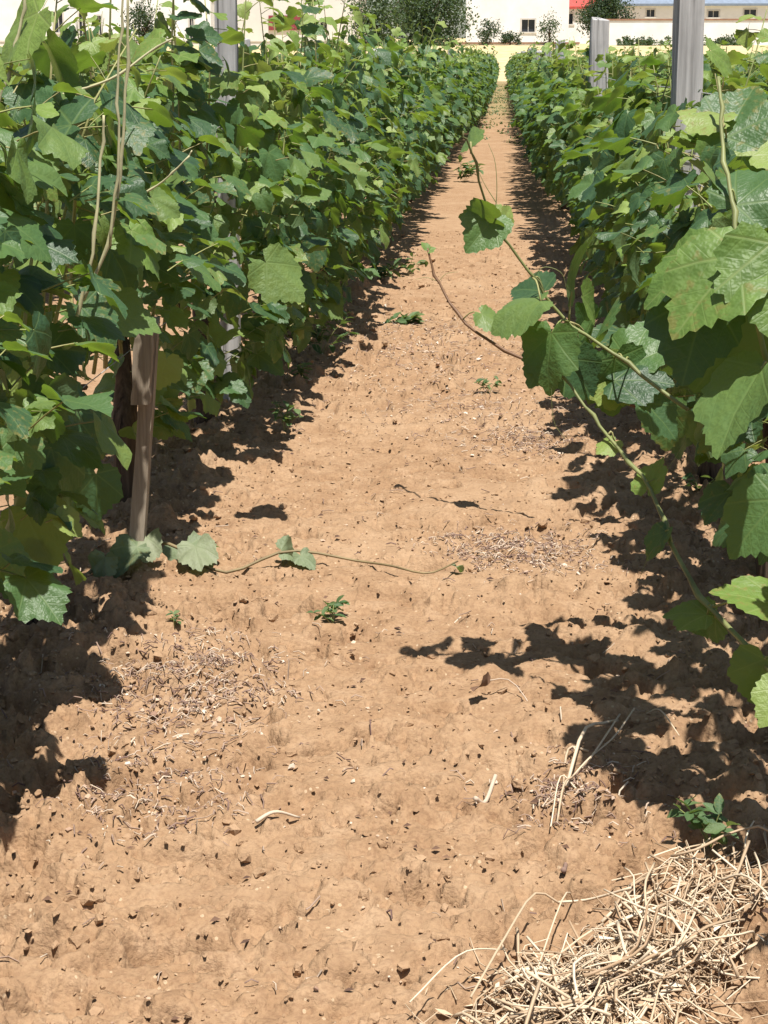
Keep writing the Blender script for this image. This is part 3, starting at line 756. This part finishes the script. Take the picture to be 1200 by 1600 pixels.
LEFT_LEAVES = [((112, 195), (-20, 225), 3.05, .17, 0, False, (-.1, -.5, .9)), ((60, 20), (20, 60), 3.1, .14, 1, True, (0, -.5, .9)), ((75, 70), (100, 110), 3.12, .11, 2, False, (.2, .4, .8)),
                            ((205, 360), (265, 410), 3.25, .11, 3, True, (.3, -.5, .9)), ((150, 480), (235, 520), 3.2, .14, 4, False, (.2, -.5, .9)), ((415, 410), (460, 465), 4.1, .14, 5, False, (.5, -.8, .4)),
                            ((260, 560), (270, 650), 3.9, .085, 0, True, (.2, -.9, .3)), ((250, 60), (215, 75), 3.25, .07, 1, True, (.2, -.5, .9)), ((60, 590), (15, 640), 3.0, .13, 2, True, (0, -.5, 1)),
                            ((80, 700), (140, 800), 3.05, .14, 3, False, (.5, -.6, .5)), ((40, 800), (60, 900), 2.95, .14, 4, False, (.4, -.8, .3)), ((20, 860), (30, 950), 2.95, .12, 5, False, (.3, -.9, .2)),
                            ((110, 640), (200, 740), 3.2, .12, 1, False, (.4, -.6, .7)), ((150, 740), (190, 830), 3.2, .10, 0, False, (.4, -.7, .4))]
for pj, pt, d, s, k, yg, nr in LEFT_LEAVES:
    hl(VL, pj, pt, d, s, k, yg, 0.0, Vector(nr), None)

# ------------------------------------------------------------------ wooden posts, stake, wires
def post(name, x, y, wdt, dep, h, mat, label, group, lean=(0, 0), seed=1, taper=.0, cat='post', rot=.0):
    rg = random.Random(seed); nz = 14; prof = []
    base = [(-.5, -.42), (-.42, -.5), (.42, -.5), (.5, -.42), (.5, .42), (.42, .5), (-.42, .5), (-.5, .42)]
    V = []
    ph = [rg.uniform(0, 6) for _ in range(8)]
    for i in range(nz):
        t = i / (nz - 1); z = -.25 + (h + .25) * t; sc = 1 - taper * t
        if i == nz - 1: sc *= .93
        for j, (bx_, by_) in enumerate(base):
            k = 1 + .06 * math.sin(ph[j] + t * 5 + j) + rg.uniform(-.05, .04)
            zz = z + (rg.uniform(-.03, .006) if i == nz - 1 else 0)
            V.append((bx_ * wdt * sc * k + lean[0] * t * h, by_ * dep * sc * k + lean[1] * t * h, zz))
    T = []
    for i in range(nz - 1):
        for j in range(8):
            a, b = i * 8 + j, i * 8 + (j + 1) % 8; T += [(a, b, b + 8), (a, b + 8, a + 8)]
    V.append((lean[0] * h, lean[1] * h, h + .002)); c = len(V) - 1
    for j in range(8): T.append(((nz - 1) * 8 + j, (nz - 1) * 8 + (j + 1) % 8, c))
    me = mesh_np(name, V, np.array(T), [mat], smooth=False)
    o = obj(name, me, None, (x, y, gz(x, y))); o.rotation_euler.z = rot
    return tag(o, label, cat, group)
p1 = at(1082, 92, 5.25); p2 = at(935, 92, 10.4)
post('wooden_post', p1.x, 5.25, .085, .075, 1.62, GREYWOOD, 'thick cracked grey post, tallest and largest of the post row', None, (-.012, 0), 3, .05, rot=.10)
post('wooden_post', p2.x, 10.4, .112, .09, 1.385, GREYWOOD, 'grey weathered post with a ragged top, second along the post row', None, (0, 0), 4, .04, rot=.05)
for k, y in enumerate((16.0, 21.4, 26.5, 32, 38, 44, 50, 56, 62, 68)):
    post('wooden_post', row_r(y) + rg0.uniform(-.03, .05), y, .09, .08, 1.30 + rg0.uniform(-.1, .08), GREYWOOD, 'small distant grey post further along the post row', 'distant posts of the post row', (0, 0), 20 + k)
p3 = at(349, 92, 5.8)
post('wooden_post', p3.x, 5.8, .066, .06, 1.42, GREYWOOD, 'pale grey post half hidden by leaves of the stake row', None, (.01, 0), 5)
for k, y in enumerate((11.5, 17.5, 24, 31, 38, 46, 54)):
    post('wooden_post', row_l(y) + rg0.uniform(-.04, .04), y, .08, .07, 1.22 + rg0.uniform(-.06, .06), GREYWOOD, 'small distant grey post further along the stake row', 'distant posts of the stake row', (0, 0), 40 + k)
for k, y in enumerate((16.7, 23, 30)):
    post('wooden_post', ROW_L - 1.5, y, .10, .08, 1.34, GREYWOOD, 'grey post in the row behind the stake row', 'posts behind the stake row', (0, 0), 60 + k)
# short leaning stake with a split-off slab at its top
sb = gpt(203, 884); st_top = at(238, 500, sb.y + .02)
lean = st_top - sb
stk = thing('wooden_stake', 'short split tan stake leaning in the soil before the vines', 'stake', sb)
def plank(P0, P1, wx_, dy_, name, seed):
    rg = random.Random(seed); n = 9; V = []; T = []
    for i in range(n):
        t = i / (n - 1); p = P0.lerp(P1, t)
        wv = wx_ * (1 + rg.uniform(-.09, .09)); 
        for a, b in ((-.5, -.5), (.5, -.5), (.5, .5), (-.5, .5)):
            V.append((p.x + a * wv, p.y + b * dy_, p.z + (rg.uniform(-.012, .008) if i in (0, n - 1) else 0)))
    for i in range(n - 1):
        for j in range(4):
            a, b = i * 4 + j, i * 4 + (j + 1) % 4; T += [(a, b, b + 4), (a, b + 4, a + 4)]
    T += [(0, 2, 1), (0, 3, 2), (n * 4 - 4, n * 4 - 3, n * 4 - 2), (n * 4 - 4, n * 4 - 2, n * 4 - 1)]
    return obj(name, mesh_np(name, V, np.array(T), [TANWOOD], smooth=False), stk)
plank(Vector((0, 0, -.12)) - lean * .1, lean, .032, .030, 'shaft', 4)
q0 = at(226, 632, sb.y - .01) - sb; q1 = at(229, 512, sb.y - .01) - sb
plank(q0 + Vector((-.006, -.012, 0)), q1 + Vector((-.002, -.012, 0)), .040, .022, 'split_slab', 5)
# trellis wires
def wire(X, z, y0, y1, label, group):
    P = []
    n = 60
    for i in range(n):
        y = y0 + (y1 - y0) * i / (n - 1)
        P.append((X(y) + .01 * math.sin(y * .7), y, z - .012 * abs(math.sin(y * math.pi / 5.5)) + rise(np.array(y)) * 1.0))
    V, T = tube(P, .0014, 4, False); A = Acc(); A.add(V, T)
    tag(obj('trellis_wire', A.mesh('trellis_wire', [WIRE])), label, 'wire', group)
for z, nm in ((.46, 'low'), (.80, 'middle'), (1.06, 'top')):
    wire(lambda y: row_l(y) + .02, z, .3, 84, f'thin grey {nm} wire running through the stake row', 'trellis wires of the stake row')
    wire(lambda y: row_r(y) - .02, z, .3, 84, f'thin grey {nm} wire running through the post row', 'trellis wires of the post row')

# ------------------------------------------------------------------ things on the soil
# heap of dry grass
hc = gpt(935, 1490)
heap = thing('straw_heap', 'heap of bleached dry grass stalks lying on the bare soil', 'straw heap', hc)
straw_me = []
for k in range(16):
    rg = random.Random(60 + k); L = rg.uniform(.07, .20); b = rg.uniform(-.16, .16) * L; c_ = rg.uniform(.0, .14) * L
    P = spline([(-L / 2, 0, 0), (-L / 6, b * .8, c_), (L / 5, b, c_ * rg.uniform(.5, 1.1)), (L / 2, rg.uniform(-.1, .1) * L, rg.uniform(-.1, .2) * L)], 7)
    r0 = rg.choice((.0008, .0011, .0015, .0020, .0028))
    A = Acc(); V, T = tube(P, [r0 * (1 - .35 * i / 6) for i in range(7)], 4); A.add(V, T)
    straw_me.append(A.mesh('straw', [STRAW]))
rg = random.Random(8)
# heap axis runs from lower left to upper right of the path edge
A0 = gpt(790, 1625); A1 = gpt(1215, 1420)
def heap_h(u, v): return .034 * math.exp(-((u - .36) / .26) ** 2 - (v / .55) ** 2) + .026 * math.exp(-((u - .85) / .22) ** 2 - ((v + .1) / .5) ** 2)
ax = (A1 - A0); ax.z = 0; pn = Vector((-ax.y, ax.x, 0)).normalized()
loose = Acc()
for k in range(820):
    u = min(1.25, max(-.12, rg.choice((rg.gauss(.34, .20), rg.gauss(.34, .22), rg.gauss(.85, .14))))); v = rg.gauss(-.1 + .05 * math.sin(u * 7) + (.75 if u > .65 else 0), .42 if u < .65 else .3)
    p = A0 + ax * u + pn * (v * .13); h_ = heap_h(u, v)
    z = gz(p.x, p.y) + h_ * rg.uniform(.3, 1.05) + .004
    az = (rg.gauss(math.atan2(ax.y, ax.x) + .1, .45) if rg.random() < .4 else rg.gauss(-1.25, .55)) + (math.pi if rg.random() < .5 else 0)
    tilt = rg.gauss(0, .22)
    M = Matrix.Translation(Vector((p.x, p.y, z)) - hc) @ Matrix.Rotation(az, 4, 'Z') @ Matrix.Rotation(tilt, 4, 'Y') @ Matrix.Rotation(rg.uniform(-.8, .8), 4, 'X')
    if k < 290:
        o = obj('straw', straw_me[rg.randrange(16)], heap); o.matrix_basis = M
    else:
        L = rg.uniform(.04, .13); m3 = M
        P = [m3 @ Vector((-L / 2, 0, 0)), m3 @ Vector((0, rg.uniform(-.2, .2) * L, rg.uniform(0, .15) * L)), m3 @ Vector((L / 2, 0, -.01))]
        V, T = tube([tuple(q) for q in P], rg.uniform(.0006, .0014), 3, False); loose.add(V, T, 0, None, rg.random())
for pts, r_ in [([(870, 1425), (920, 1412), (985, 1418)], .0032), ([(1045, 1410), (1090, 1375), (1140, 1352), (1200, 1362), (1240, 1385)], .0034), ([(1120, 1440), (1160, 1436), (1210, 1440)], .003),
                ([(1012, 1470), (1006, 1430), (1020, 1405)], .003), ([(640, 1600), (720, 1545), (790, 1515)], .0018), ([(735, 1592), (790, 1515), (835, 1450), (880, 1440)], .0028), ([(830, 1560), (880, 1470), (900, 1425)], .002), ([(960, 1440), (985, 1500), (1000, 1560)], .0024)]:
    ps = []
    for i, q in enumerate(pts):
        g_ = gpt(*q, .03 + .02 * (0 < i < len(pts) - 1)); ps.append(g_ - hc)
    A = Acc(); V, T = tube(spline(ps, 10), r_ * .62, 5); A.add(V, T, 0, None, .45); obj('stalk', A.mesh('stalk', [STRAW]), heap)
for k in range(900):
    u = rg.gauss(.38, .24); v = rg.gauss(-.1, .42); p = A0 + ax * u + pn * (v * .13)
    L = rg.uniform(.005, .018); az = rg.uniform(0, 6.28); c_, s_ = math.cos(az) * L, math.sin(az) * L; w_ = rg.uniform(.08, .3)
    b_ = Vector((p.x, p.y, gz(p.x, p.y) + heap_h(u, v) * rg.uniform(.1, .95) + .004)) - hc
    loose.add([(b_.x - c_, b_.y - s_, b_.z), (b_.x + s_ * w_, b_.y - c_ * w_, b_.z + .003), (b_.x + c_, b_.y + s_, b_.z + rg.uniform(-.3, .5) * L), (b_.x - s_ * w_, b_.y + c_ * w_, b_.z + .001)], [(0, 1, 2), (0, 2, 3)], 0, None, rg.random() * .8)
tag(obj('loose_straw', loose.mesh('loose_straw', [STRAW]), heap), kind='stuff')

# uprooted pale tuft on the right of the path
tb = gpt(905, 1195)
tuft = thing('dry_grass_tuft', 'pale uprooted dry grass tuft lying on the soil above the straw heap', 'dry grass', tb)
for k, (pts, r_) in enumerate([([(885, 1235), (910, 1200), (945, 1150), (965, 1120)], .003), ([(892, 1225), (922, 1190), (960, 1160), (990, 1135)], .0016), ([(880, 1215), (888, 1180), (920, 1172)], .0022), ([(905, 1205), (930, 1180), (968, 1130)], .0018),
                               ([(1010, 1125), (1030, 1150), (1060, 1175)], .0014), ([(870, 1290), (880, 1255), (895, 1225)], .0018), ([(860, 1310), (874, 1270), (900, 1240)], .0012)]):
    A = Acc(); V, T = tube(spline([gpt(*q, .012 + .012 * (i % 2)) - tb for i, q in enumerate(pts)], 9), r_, 5); A.add(V, T, 0, None, .4 + .05 * k); obj('stalk', A.mesh('stalk', [STRAW]), tuft)

def stick(name, pts, r0, r1, mat, label, cat='stick', up=.012, rnd=.3):
    b = gpt(*pts[0]); P = [gpt(*q, up) - b for q in pts]
    A = Acc(); n = 12; V, T = tube(spline(P, n), [r0 + (r1 - r0) * i / (n - 1) for i in range(n)], 6); A.add(V, T, 0, None, rnd)
    return tag(obj(name, A.mesh(name, [mat]), None, b), label, cat)
stick('broken_stick', [(742, 1258), (758, 1248), (774, 1234)], .004, .0035, LITTER, 'short broken pale stick lying near the middle of the path', rnd=.75)
stick('broken_stick', [(880, 1372), (884, 1335), (890, 1290)], .0045, .002, LITTER, 'thin brown stalk poking from the soil by the straw heap', rnd=.35)
stick('broken_stick', [(400, 1292), (430, 1282), (468, 1284)], .0035, .002, LITTER, 'dark twig lying beside the pale litter patch', rnd=.1)
# fallen dead leaf with its stalk
dl = gpt(750, 1095)
dlf = thing('fallen_leaf', 'dark curled dead leaf with its stalk on bare soil', 'leaf', dl)
DEADM = leaf_mesh(801, 0, None, True, 0, .9, .5, .2, .3).mesh('blade', [DEADLEAF, DEADLEAF])
o = obj('blade', DEADM, dlf); o.matrix_basis = Matrix.Translation((.012, 0, .03)) @ Matrix.Rotation(2.2, 4, 'Z') @ Matrix.Rotation(.9, 4, 'Y') @ Matrix.Scale(.042, 4)
A = Acc(); V, T = tube(spline([gpt(755, 1088, .03) - dl, gpt(800, 1085, .025) - dl, gpt(848, 1105, .008) - dl], 8), .0013, 5); A.add(V, T, 0, None, .6); obj('stalk', A.mesh('stalk', [LITTER]), dlf)

# cut shoot lying across the soil
fb = gpt(160, 905)
fs = thing('cut_shoot', 'cut vine shoot with wilting leaves lying across the path', 'vine shoot', fb)
PF = [gpt(x, y, u) for x, y, u in [(130, 905, .03), (200, 893, .035), (270, 886, .035), (350, 887, .03), (450, 884, .03), (560, 886, .024), (610, 897, .022), (668, 915, .02), (715, 898, .03)]]
A = Acc(); V, T = tube([p - fb for p in spline(PF, 30)], [.0048 - .003 * i / 29 for i in range(30)], 6); A.add(V, T, 0, None, .35); obj('shoot', A.mesh('shoot', [DRYSTEM]), fs)
WILTM = [leaf_mesh(340 + k, 0.0, None, True, 0.0, fold=.5, droop=.6, wave=.28, cup=.6).mesh('leaf', [WILT, STEM]) for k in range(6)]
for pj, pt, s, k, nr, up in [((292, 884), (350, 915), .12, 0, (.1, -.6, .8), .05), ((306, 882), (285, 918), .09, 3, (-.2, -.8, .6), .05), ((215, 885), (180, 918), .085, 1, (0, -.8, .6), .05), ((230, 885), (250, 915), .075, 2, (.2, -.9, .3), .06),
                             ((165, 902), (140, 925), .07, 4, (0, -.6, .8), .04), ((440, 886), (475, 878), .065, 5, (0, -.5, .8), .03), ((470, 884), (485, 893), .055, 3, (.5, -.8, .3), .025), ((712, 900), (732, 895), .03, 1, (0, -.4, .9), .02)]:
    J = gpt(*pj, up); T_ = gpt(*pt, .006) - J
    H(fs, J, T_, s, Vector(nr), k, False, None, WILTM)

# weeds
def weed(px, py, n, hgt, lsz, label, seed, spread=.5):
    rg = random.Random(seed); b = gpt(px, py)
    wd = thing('weed', label, 'weed', b)
    for k in range(n):
        az = rg.uniform(0, 6.28); sp = rg.uniform(.1, spread); h_ = hgt * rg.uniform(.5, 1)
        P = spline([(0, 0, -.005), (math.cos(az) * sp * hgt * .5, math.sin(az) * sp * hgt * .5, h_ * .6), (math.cos(az) * sp * hgt * 1.1, math.sin(az) * sp * hgt * 1.1, h_)], 6)
        A = Acc(); V, T = tube(P, .0011, 4, False); A.add(V, T, 0, None, rg.random() * .3); obj('stem', A.mesh('stem', [STEM]), wd)
        for i in range(2, 6):
            for q in range(2):
                o = obj('leaf', WEEDM[rg.randrange(4)], wd)
                o.matrix_basis = Matrix.Translation(P[i]) @ frame(rg.uniform(0, 6.28), rg.gauss(.3, .4), rg.gauss(0, .4), lsz * rg.uniform(.6, 1.2))
WEEDM = []
for k in range(4):
    r_ = random.Random(70 + k); xx = np.array([0, .16, .24, .2, .1, 0, -.1, -.2, -.24, -.16]); yy = np.array([0, .2, .45, .7, .88, 1.0, .88, .7, .45, .2])
    V2 = np.stack([xx + np.array([r_.uniform(-.03, .03) for _ in range(10)]), yy], 1); V2 = np.vstack([V2, [[0, .45]]])
    T = [(i, (i + 1) % 10, 10) for i in range(10)]
    WEEDM.append(mesh_np('leaf', bend(V2, r_, .4, .25, .05, 0), np.array(T), [WEED], uv=V2))
weed(500, 550, 9, .17, .045, 'bushy green weed at the foot of the stake row', 1, .7)
weed(445, 665, 4, .10, .035, 'sparse weed with thin stems on the path by the vine foot', 2)
weed(470, 600, 4, .10, .035, 'small dull weed between the bushy weed and the vine foot', 3)
weed(520, 1003, 4, .055, .026, 'lone small green weed in the middle of the path', 4, .9)
weed(635, 508, 6, .06, .06, 'flat pale green rosette weed on the path', 5, 1.4)
weed(1110, 1335, 5, .075, .032, 'green weed in the shade beside the straw heap', 6, .8)
weed(272, 970, 2, .03, .018, 'tiny seedling near the cut shoot', 7)
weed(600, 440, 7, .12, .06, 'green weed spilling from under the stake row', 8, .9)
weed(725, 285, 8, .2, .09, 'tall weed far along the path by the stake row', 9, .8)
weed(765, 615, 3, .05, .03, 'tiny bluish weed sprig on the open path', 10, 1.0)
weed(1095, 775, 3, .07, .03, 'small weed in the shade under the post row', 11, .6)
weed(640, 430, 4, .1, .05, 'low weed at the edge of the path past the rosette weed', 12, .9)

# ------------------------------------------------------------------ village beyond the field
WHITE = m_plain('white render', (0.74, 0.735, 0.73), .9, .10, .8); CREAM = m_plain('cream render', (0.66, 0.635, 0.60), .9, .06, .6)
REDR = m_plain('red tiles', (0.42, 0.07, 0.06), .8, .2, 3); SLATE = m_plain('slate roof', (0.17, 0.21, 0.27), .6, .15, 3)
BROWNR = m_plain('brown tiles', (0.27, 0.15, 0.10), .85, .2, 3)
REDP = m_plain('red paint', (0.24, 0.05, 0.06), .5, .08, 3); GLASS = m_plain('dark window glass', (0.03, 0.035, 0.045), .15, .1, 3, .5); FRM = m_plain('window frame', (0.55, 0.53, 0.50), .6)
def bx_obj(name, parent, dims, mat):
    V, Qd = box(*dims); return obj(name, mesh_np(name, V, Qd, [mat], smooth=False), parent)
def house(label, px0, px1, y, depth, h, roofmat, wall, wins, roof_h=2.2, base_z=None, door=None, ridge='x'):
    z0 = gz(at((px0 + px1) / 2, 60, y).x, y) - .2
    x0 = at(px0, 60, y).x; x1 = at(px1, 60, y).x; cx = (x0 + x1) / 2; hw = (x1 - x0) / 2
    t = thing('house', label, 'house', (cx, y, z0))
    # front wall with real openings, built from strips between the windows
    ws = sorted([(at(a, 60, y).x - cx, at(b, 60, y).x - cx, at(600, d_, y).z - z0, at(600, c, y).z - z0) for a, b, c, d_ in wins])
    A = Acc()
    def bb(*d): V, Qd = box(*d); A.add(V, Qd)
    cur = -hw
    for (a, b, zl, zh) in ws:
        a = max(a, cur + .02); bb(cur, a, 0, .3, 0, h); bb(a, b, 0, .3, 0, zl); bb(a, b, 0, .3, zh, h); cur = b
    bb(cur, hw, 0, .3, 0, h)
    bb(-hw, -hw + .3, .3, depth, 0, h); bb(hw - .3, hw, .3, depth, 0, h); bb(-hw, hw, depth, depth + .3, 0, h)
    obj('wall', A.mesh('wall', [wall], False), t)
    for (a, b, zl, zh) in ws:
        wn = bx_obj('window', t, (a, b, .20, .24, zl, zh), GLASS)
        fr_ = Acc()
        for d in ((a - .08, a + .05, -.03, .1, zl, zh), (b - .05, b + .08, -.03, .1, zl, zh), (a - .08, b + .08, -.03, .1, zh, zh + .12), (a - .12, b + .12, -.06, .1, zl - .12, zl), ((a + b) / 2 - .03, (a + b) / 2 + .03, .14, .19, zl, zh)):
            V, Qd = box(*d); fr_.add(V, Qd)
        obj('frame', fr_.mesh('frame', [FRM], False), wn)
    # pitched roof
    e = .35
    V = np.array([(-hw - e, -e, h - .1), (hw + e, -e, h - .1), (hw + e, depth + e, h - .1), (-hw - e, depth + e, h - .1), (-hw - e, depth / 2, h + roof_h), (hw + e, depth / 2, h + roof_h),
                  (-hw - e, -e, h - .3), (hw + e, -e, h - .3), (hw + e, depth + e, h - .3), (-hw - e, depth + e, h - .3)])
    T = np.array([(0, 1, 5), (0, 5, 4), (2, 3, 4), (2, 4, 5), (0, 4, 3), (1, 2, 5), (6, 8, 7), (6, 9, 8), (0, 6, 7), (0, 7, 1), (1, 7, 8), (1, 8, 2), (2, 8, 9), (2, 9, 3), (3, 9, 6), (3, 6, 0)])
    obj('roof', mesh_np('roof', V, T, [roofmat], smooth=False), t)
    return t
house('white house with a small dark window behind the round tree', 728, 888, 150, 8, 6.2, BROWNR, WHITE, [(814, 836, 31, 50), (758, 776, -30, -6)], 2.4)
house('low building whose red roof shows beside the round tree', 868, 948, 160, 8, at(600, 9, 160).z - gz(at(908, 60, 160).x, 160) + .2, REDR, WHITE, [(880, 895, 22, 38)], 3.0)
house('long low white building with a slate roof behind the posts', 950, 1260, 165, 9, 3.75, SLATE, WHITE, [(1008, 1022, 16, 27), (1104, 1122, 18, 28), (1160, 1180, 16, 28)], 2.6)
house('bright white building seen through the tops of the stake row', -70, 330, 140, 9, 6.5, BROWNR, WHITE, [(84, 100, 18, 50), (124, 134, 20, 60), (150, 160, 24, 60), (296, 304, 20, 70)], 2.4)
lw = house('pale house with a red shutter door above the stake row', 338, 560, 155, 9, 6.4, BROWNR, CREAM, [(500, 512, 30, 50)], 2.4)
zl = lw.location.z; cxl = lw.location.x
bx_obj('shutter_door', lw, (at(420, 40, 155).x - cxl, at(478, 40, 155).x - cxl, -.12, -.02, at(600, 47, 155).z - zl, at(600, 24, 155).z - zl), REDP)
# garden walls
def gwall(px0, px1, y, ptop, label, mat):
    x0, x1 = at(px0, 60, y).x, at(px1, 60, y).x; z0 = gz((x0 + x1) / 2, y); h = at(600, ptop, y).z - z0
    t = thing('boundary_wall', label, 'wall', ((x0 + x1) / 2, y, z0))
    hw = (x1 - x0) / 2
    bx_obj('wall_body', t, (-hw, hw, 0, .3, -.4, h - .12), mat); bx_obj('coping', t, (-hw - .05, hw + .05, -.05, .35, h - .119, h), BROWNR if mat is WHITE else mat)
gwall(560, 905, 131, 66, 'low white garden wall with brown coping along the straw field', WHITE)
gwall(940, 1260, 136, 30, 'white boundary wall in front of the long low building', WHITE)
gwall(-20, 520, 128, 62, 'pale garden wall behind the stake row tops', CREAM)

# thin grass on the far path
a_ = Acc(); fr = np.random.default_rng(31)
for k in range(4000):
    y = 24 * (84 / 24) ** fr.random(); x = fr.uniform(row_l(y), row_r(y)); h_ = fr.uniform(.015, .05); z_ = gz(x, y); az = fr.uniform(0, 3.14)
    if fr.random() > .25 + .75 * (y - 24) / 40 or vnoise(x * 2.5, y * .8, 5) < .45: continue
    c_, s_ = math.cos(az) * .02, math.sin(az) * .02; dx, dy = fr.normal(0, .03, 2)
    a_.add([(x - c_, y - s_, z_), (x + c_, y + s_, z_), (x + dx, y + dy, z_ + h_)], [(0, 1, 2)], 0, np.array([[.2, .2], [.3, .2], [.3, .6]]), fr.random())
tag(obj('path_grass', a_.mesh('path_grass', [WEED])), 'thin grass growing over the far end of the path', 'grass', None, 'stuff')

# trees and shrubs of the gardens
TREEL = m_leaf('dark tree leaf', [(0.0, (0.018, 0.038, 0.018)), (0.5, (0.030, 0.058, 0.026)), (1.0, (0.050, 0.082, 0.035))], ((0.05, 0.1, 0.015), (0.09, 0.15, 0.02)), .5, (0.05, 0.08, 0.04), (0.05, 0.08, 0.03))
TREEM = m_leaf('light tree leaf', [(0.0, (0.028, 0.052, 0.026)), (0.5, (0.042, 0.075, 0.034)), (1.0, (0.070, 0.105, 0.046))], ((0.08, 0.14, 0.02), (0.12, 0.2, 0.03)), .5, (0.06, 0.1, 0.05), (0.07, 0.1, 0.04))
def tree(name, label, cat, px, y, cz_px, rw, rh, mat, n, seed, lsz=.16, group=None):
    c = at(px, cz_px, y); z0 = gz(c.x, y); fr = np.random.default_rng(seed)
    t = thing(name, label, cat, (c.x, y, z0), group); ch = c.z - z0
    A = Acc(); rg = random.Random(seed)
    V, T = tube(spline([(0, 0, -.2), (rg.uniform(-.1, .1), 0, ch * .4), (0, 0, ch * .9)], 7), [.035 * rh * (1.3 - i * .14) + .03 for i in range(7)], 7); A.add(V, T)
    for k in range(7):
        a = rg.uniform(0, 6.28); b = Vector((0, 0, ch * rg.uniform(.35, .8))); e = Vector((math.cos(a) * rw * .65, math.sin(a) * rw * .65, ch + rh * rg.uniform(-.3, .6)))
        V, T = tube(spline([b, b.lerp(e, .5) + Vector((0, 0, .1)), e], 5), [.016 * rh + .01, .012 * rh + .01, .01 * rh, .008 * rh, .005 * rh], 5); A.add(V, T)
    obj('trunk', A.mesh('trunk', [BARK]), t)
    # leaf clumps
    nc = 46; d = fr.normal(size=(nc, 3)); d /= np.linalg.norm(d, axis=1)[:, None]; cc = d * (fr.random((nc, 1)) ** .45) * fr.uniform(.72, 1.02, (nc, 1)) * [rw, rw, rh] + [0, 0, ch]
    pick = fr.integers(0, nc, n); q = fr.normal(size=(n, 3)) * .30 * min(rw, rh) * .62
    c_ = cc[pick] + q; c_[:, 2] = np.maximum(c_[:, 2], .05)
    s = fr.uniform(.6, 1.3, n) * lsz; f = fr.normal(size=(n, 3)); f[:, 2] -= .4; f /= np.linalg.norm(f, axis=1)[:, None]
    sd_ = np.cross(f, fr.normal(size=(n, 3))); sd_ /= np.linalg.norm(sd_, axis=1)[:, None]
    V = np.stack([c_, c_ + (sd_ * .35 + f * .5) * s[:, None], c_ + f * s[:, None], c_ + (-sd_ * .35 + f * .5) * s[:, None]], 1).reshape(-1, 3)
    b = np.arange(n)[:, None] * 4; T = np.vstack([b + [0, 1, 2], b + [0, 2, 3]])
    cr_ = obj('crown', mesh_np('crown', V, T, [mat], uv=np.tile([[0, .1], [.3, .4], [.1, .9], [-.3, .4]], (n, 1)), attrs={'rnd': np.repeat(fr.random(nc)[pick] * .5 + fr.random(n) * .5, 4)}), t)
    tag(cr_, kind='stuff')
tree('round_tree', 'dense dark round tree behind the second grey post', 'tree', 945, 140, 24, 2.05, 2.4, TREEL, 13000, 1)
tree('garden_tree', 'broad light green tree left of the white house', 'tree', 668, 124, 22, 2.9, 3.2, TREEM, 11000, 2, .2)
tree('garden_tree', 'tall loose tree rising behind the stake row tops', 'tree', 590, 118, 30, 2.2, 2.6, TREEM, 3500, 3, .2)
tree('shrub', 'small upright shrub before the white house', 'shrub', 762, 129, 50, .9, 1.0, TREEL, 1300, 4, .13)
tree('shrub', 'low dark shrub beside the garden wall', 'shrub', 797, 129.5, 58, .95, .55, TREEL, 1100, 5, .13)
tree('shrub', 'thin leafy shrub against the wall of the white house', 'shrub', 858, 130, 45, .9, 1.3, TREEM, 900, 6, .13)
tree('shrub', 'low hedge shrub at the foot of the boundary wall', 'shrub', 1010, 126, 66, 2.6, .5, TREEM, 1800, 7, .14)
tree('shrub', 'low hedge shrub at the far end of the boundary wall', 'shrub', 1130, 127, 66, 2.4, .55, TREEM, 1700, 8, .14)
tree('garden_tree', 'dark bush hidden behind the pale canes of the stake row', 'tree', 225, 122, 40, 1.4, 2.0, TREEL, 2200, 9, .17)
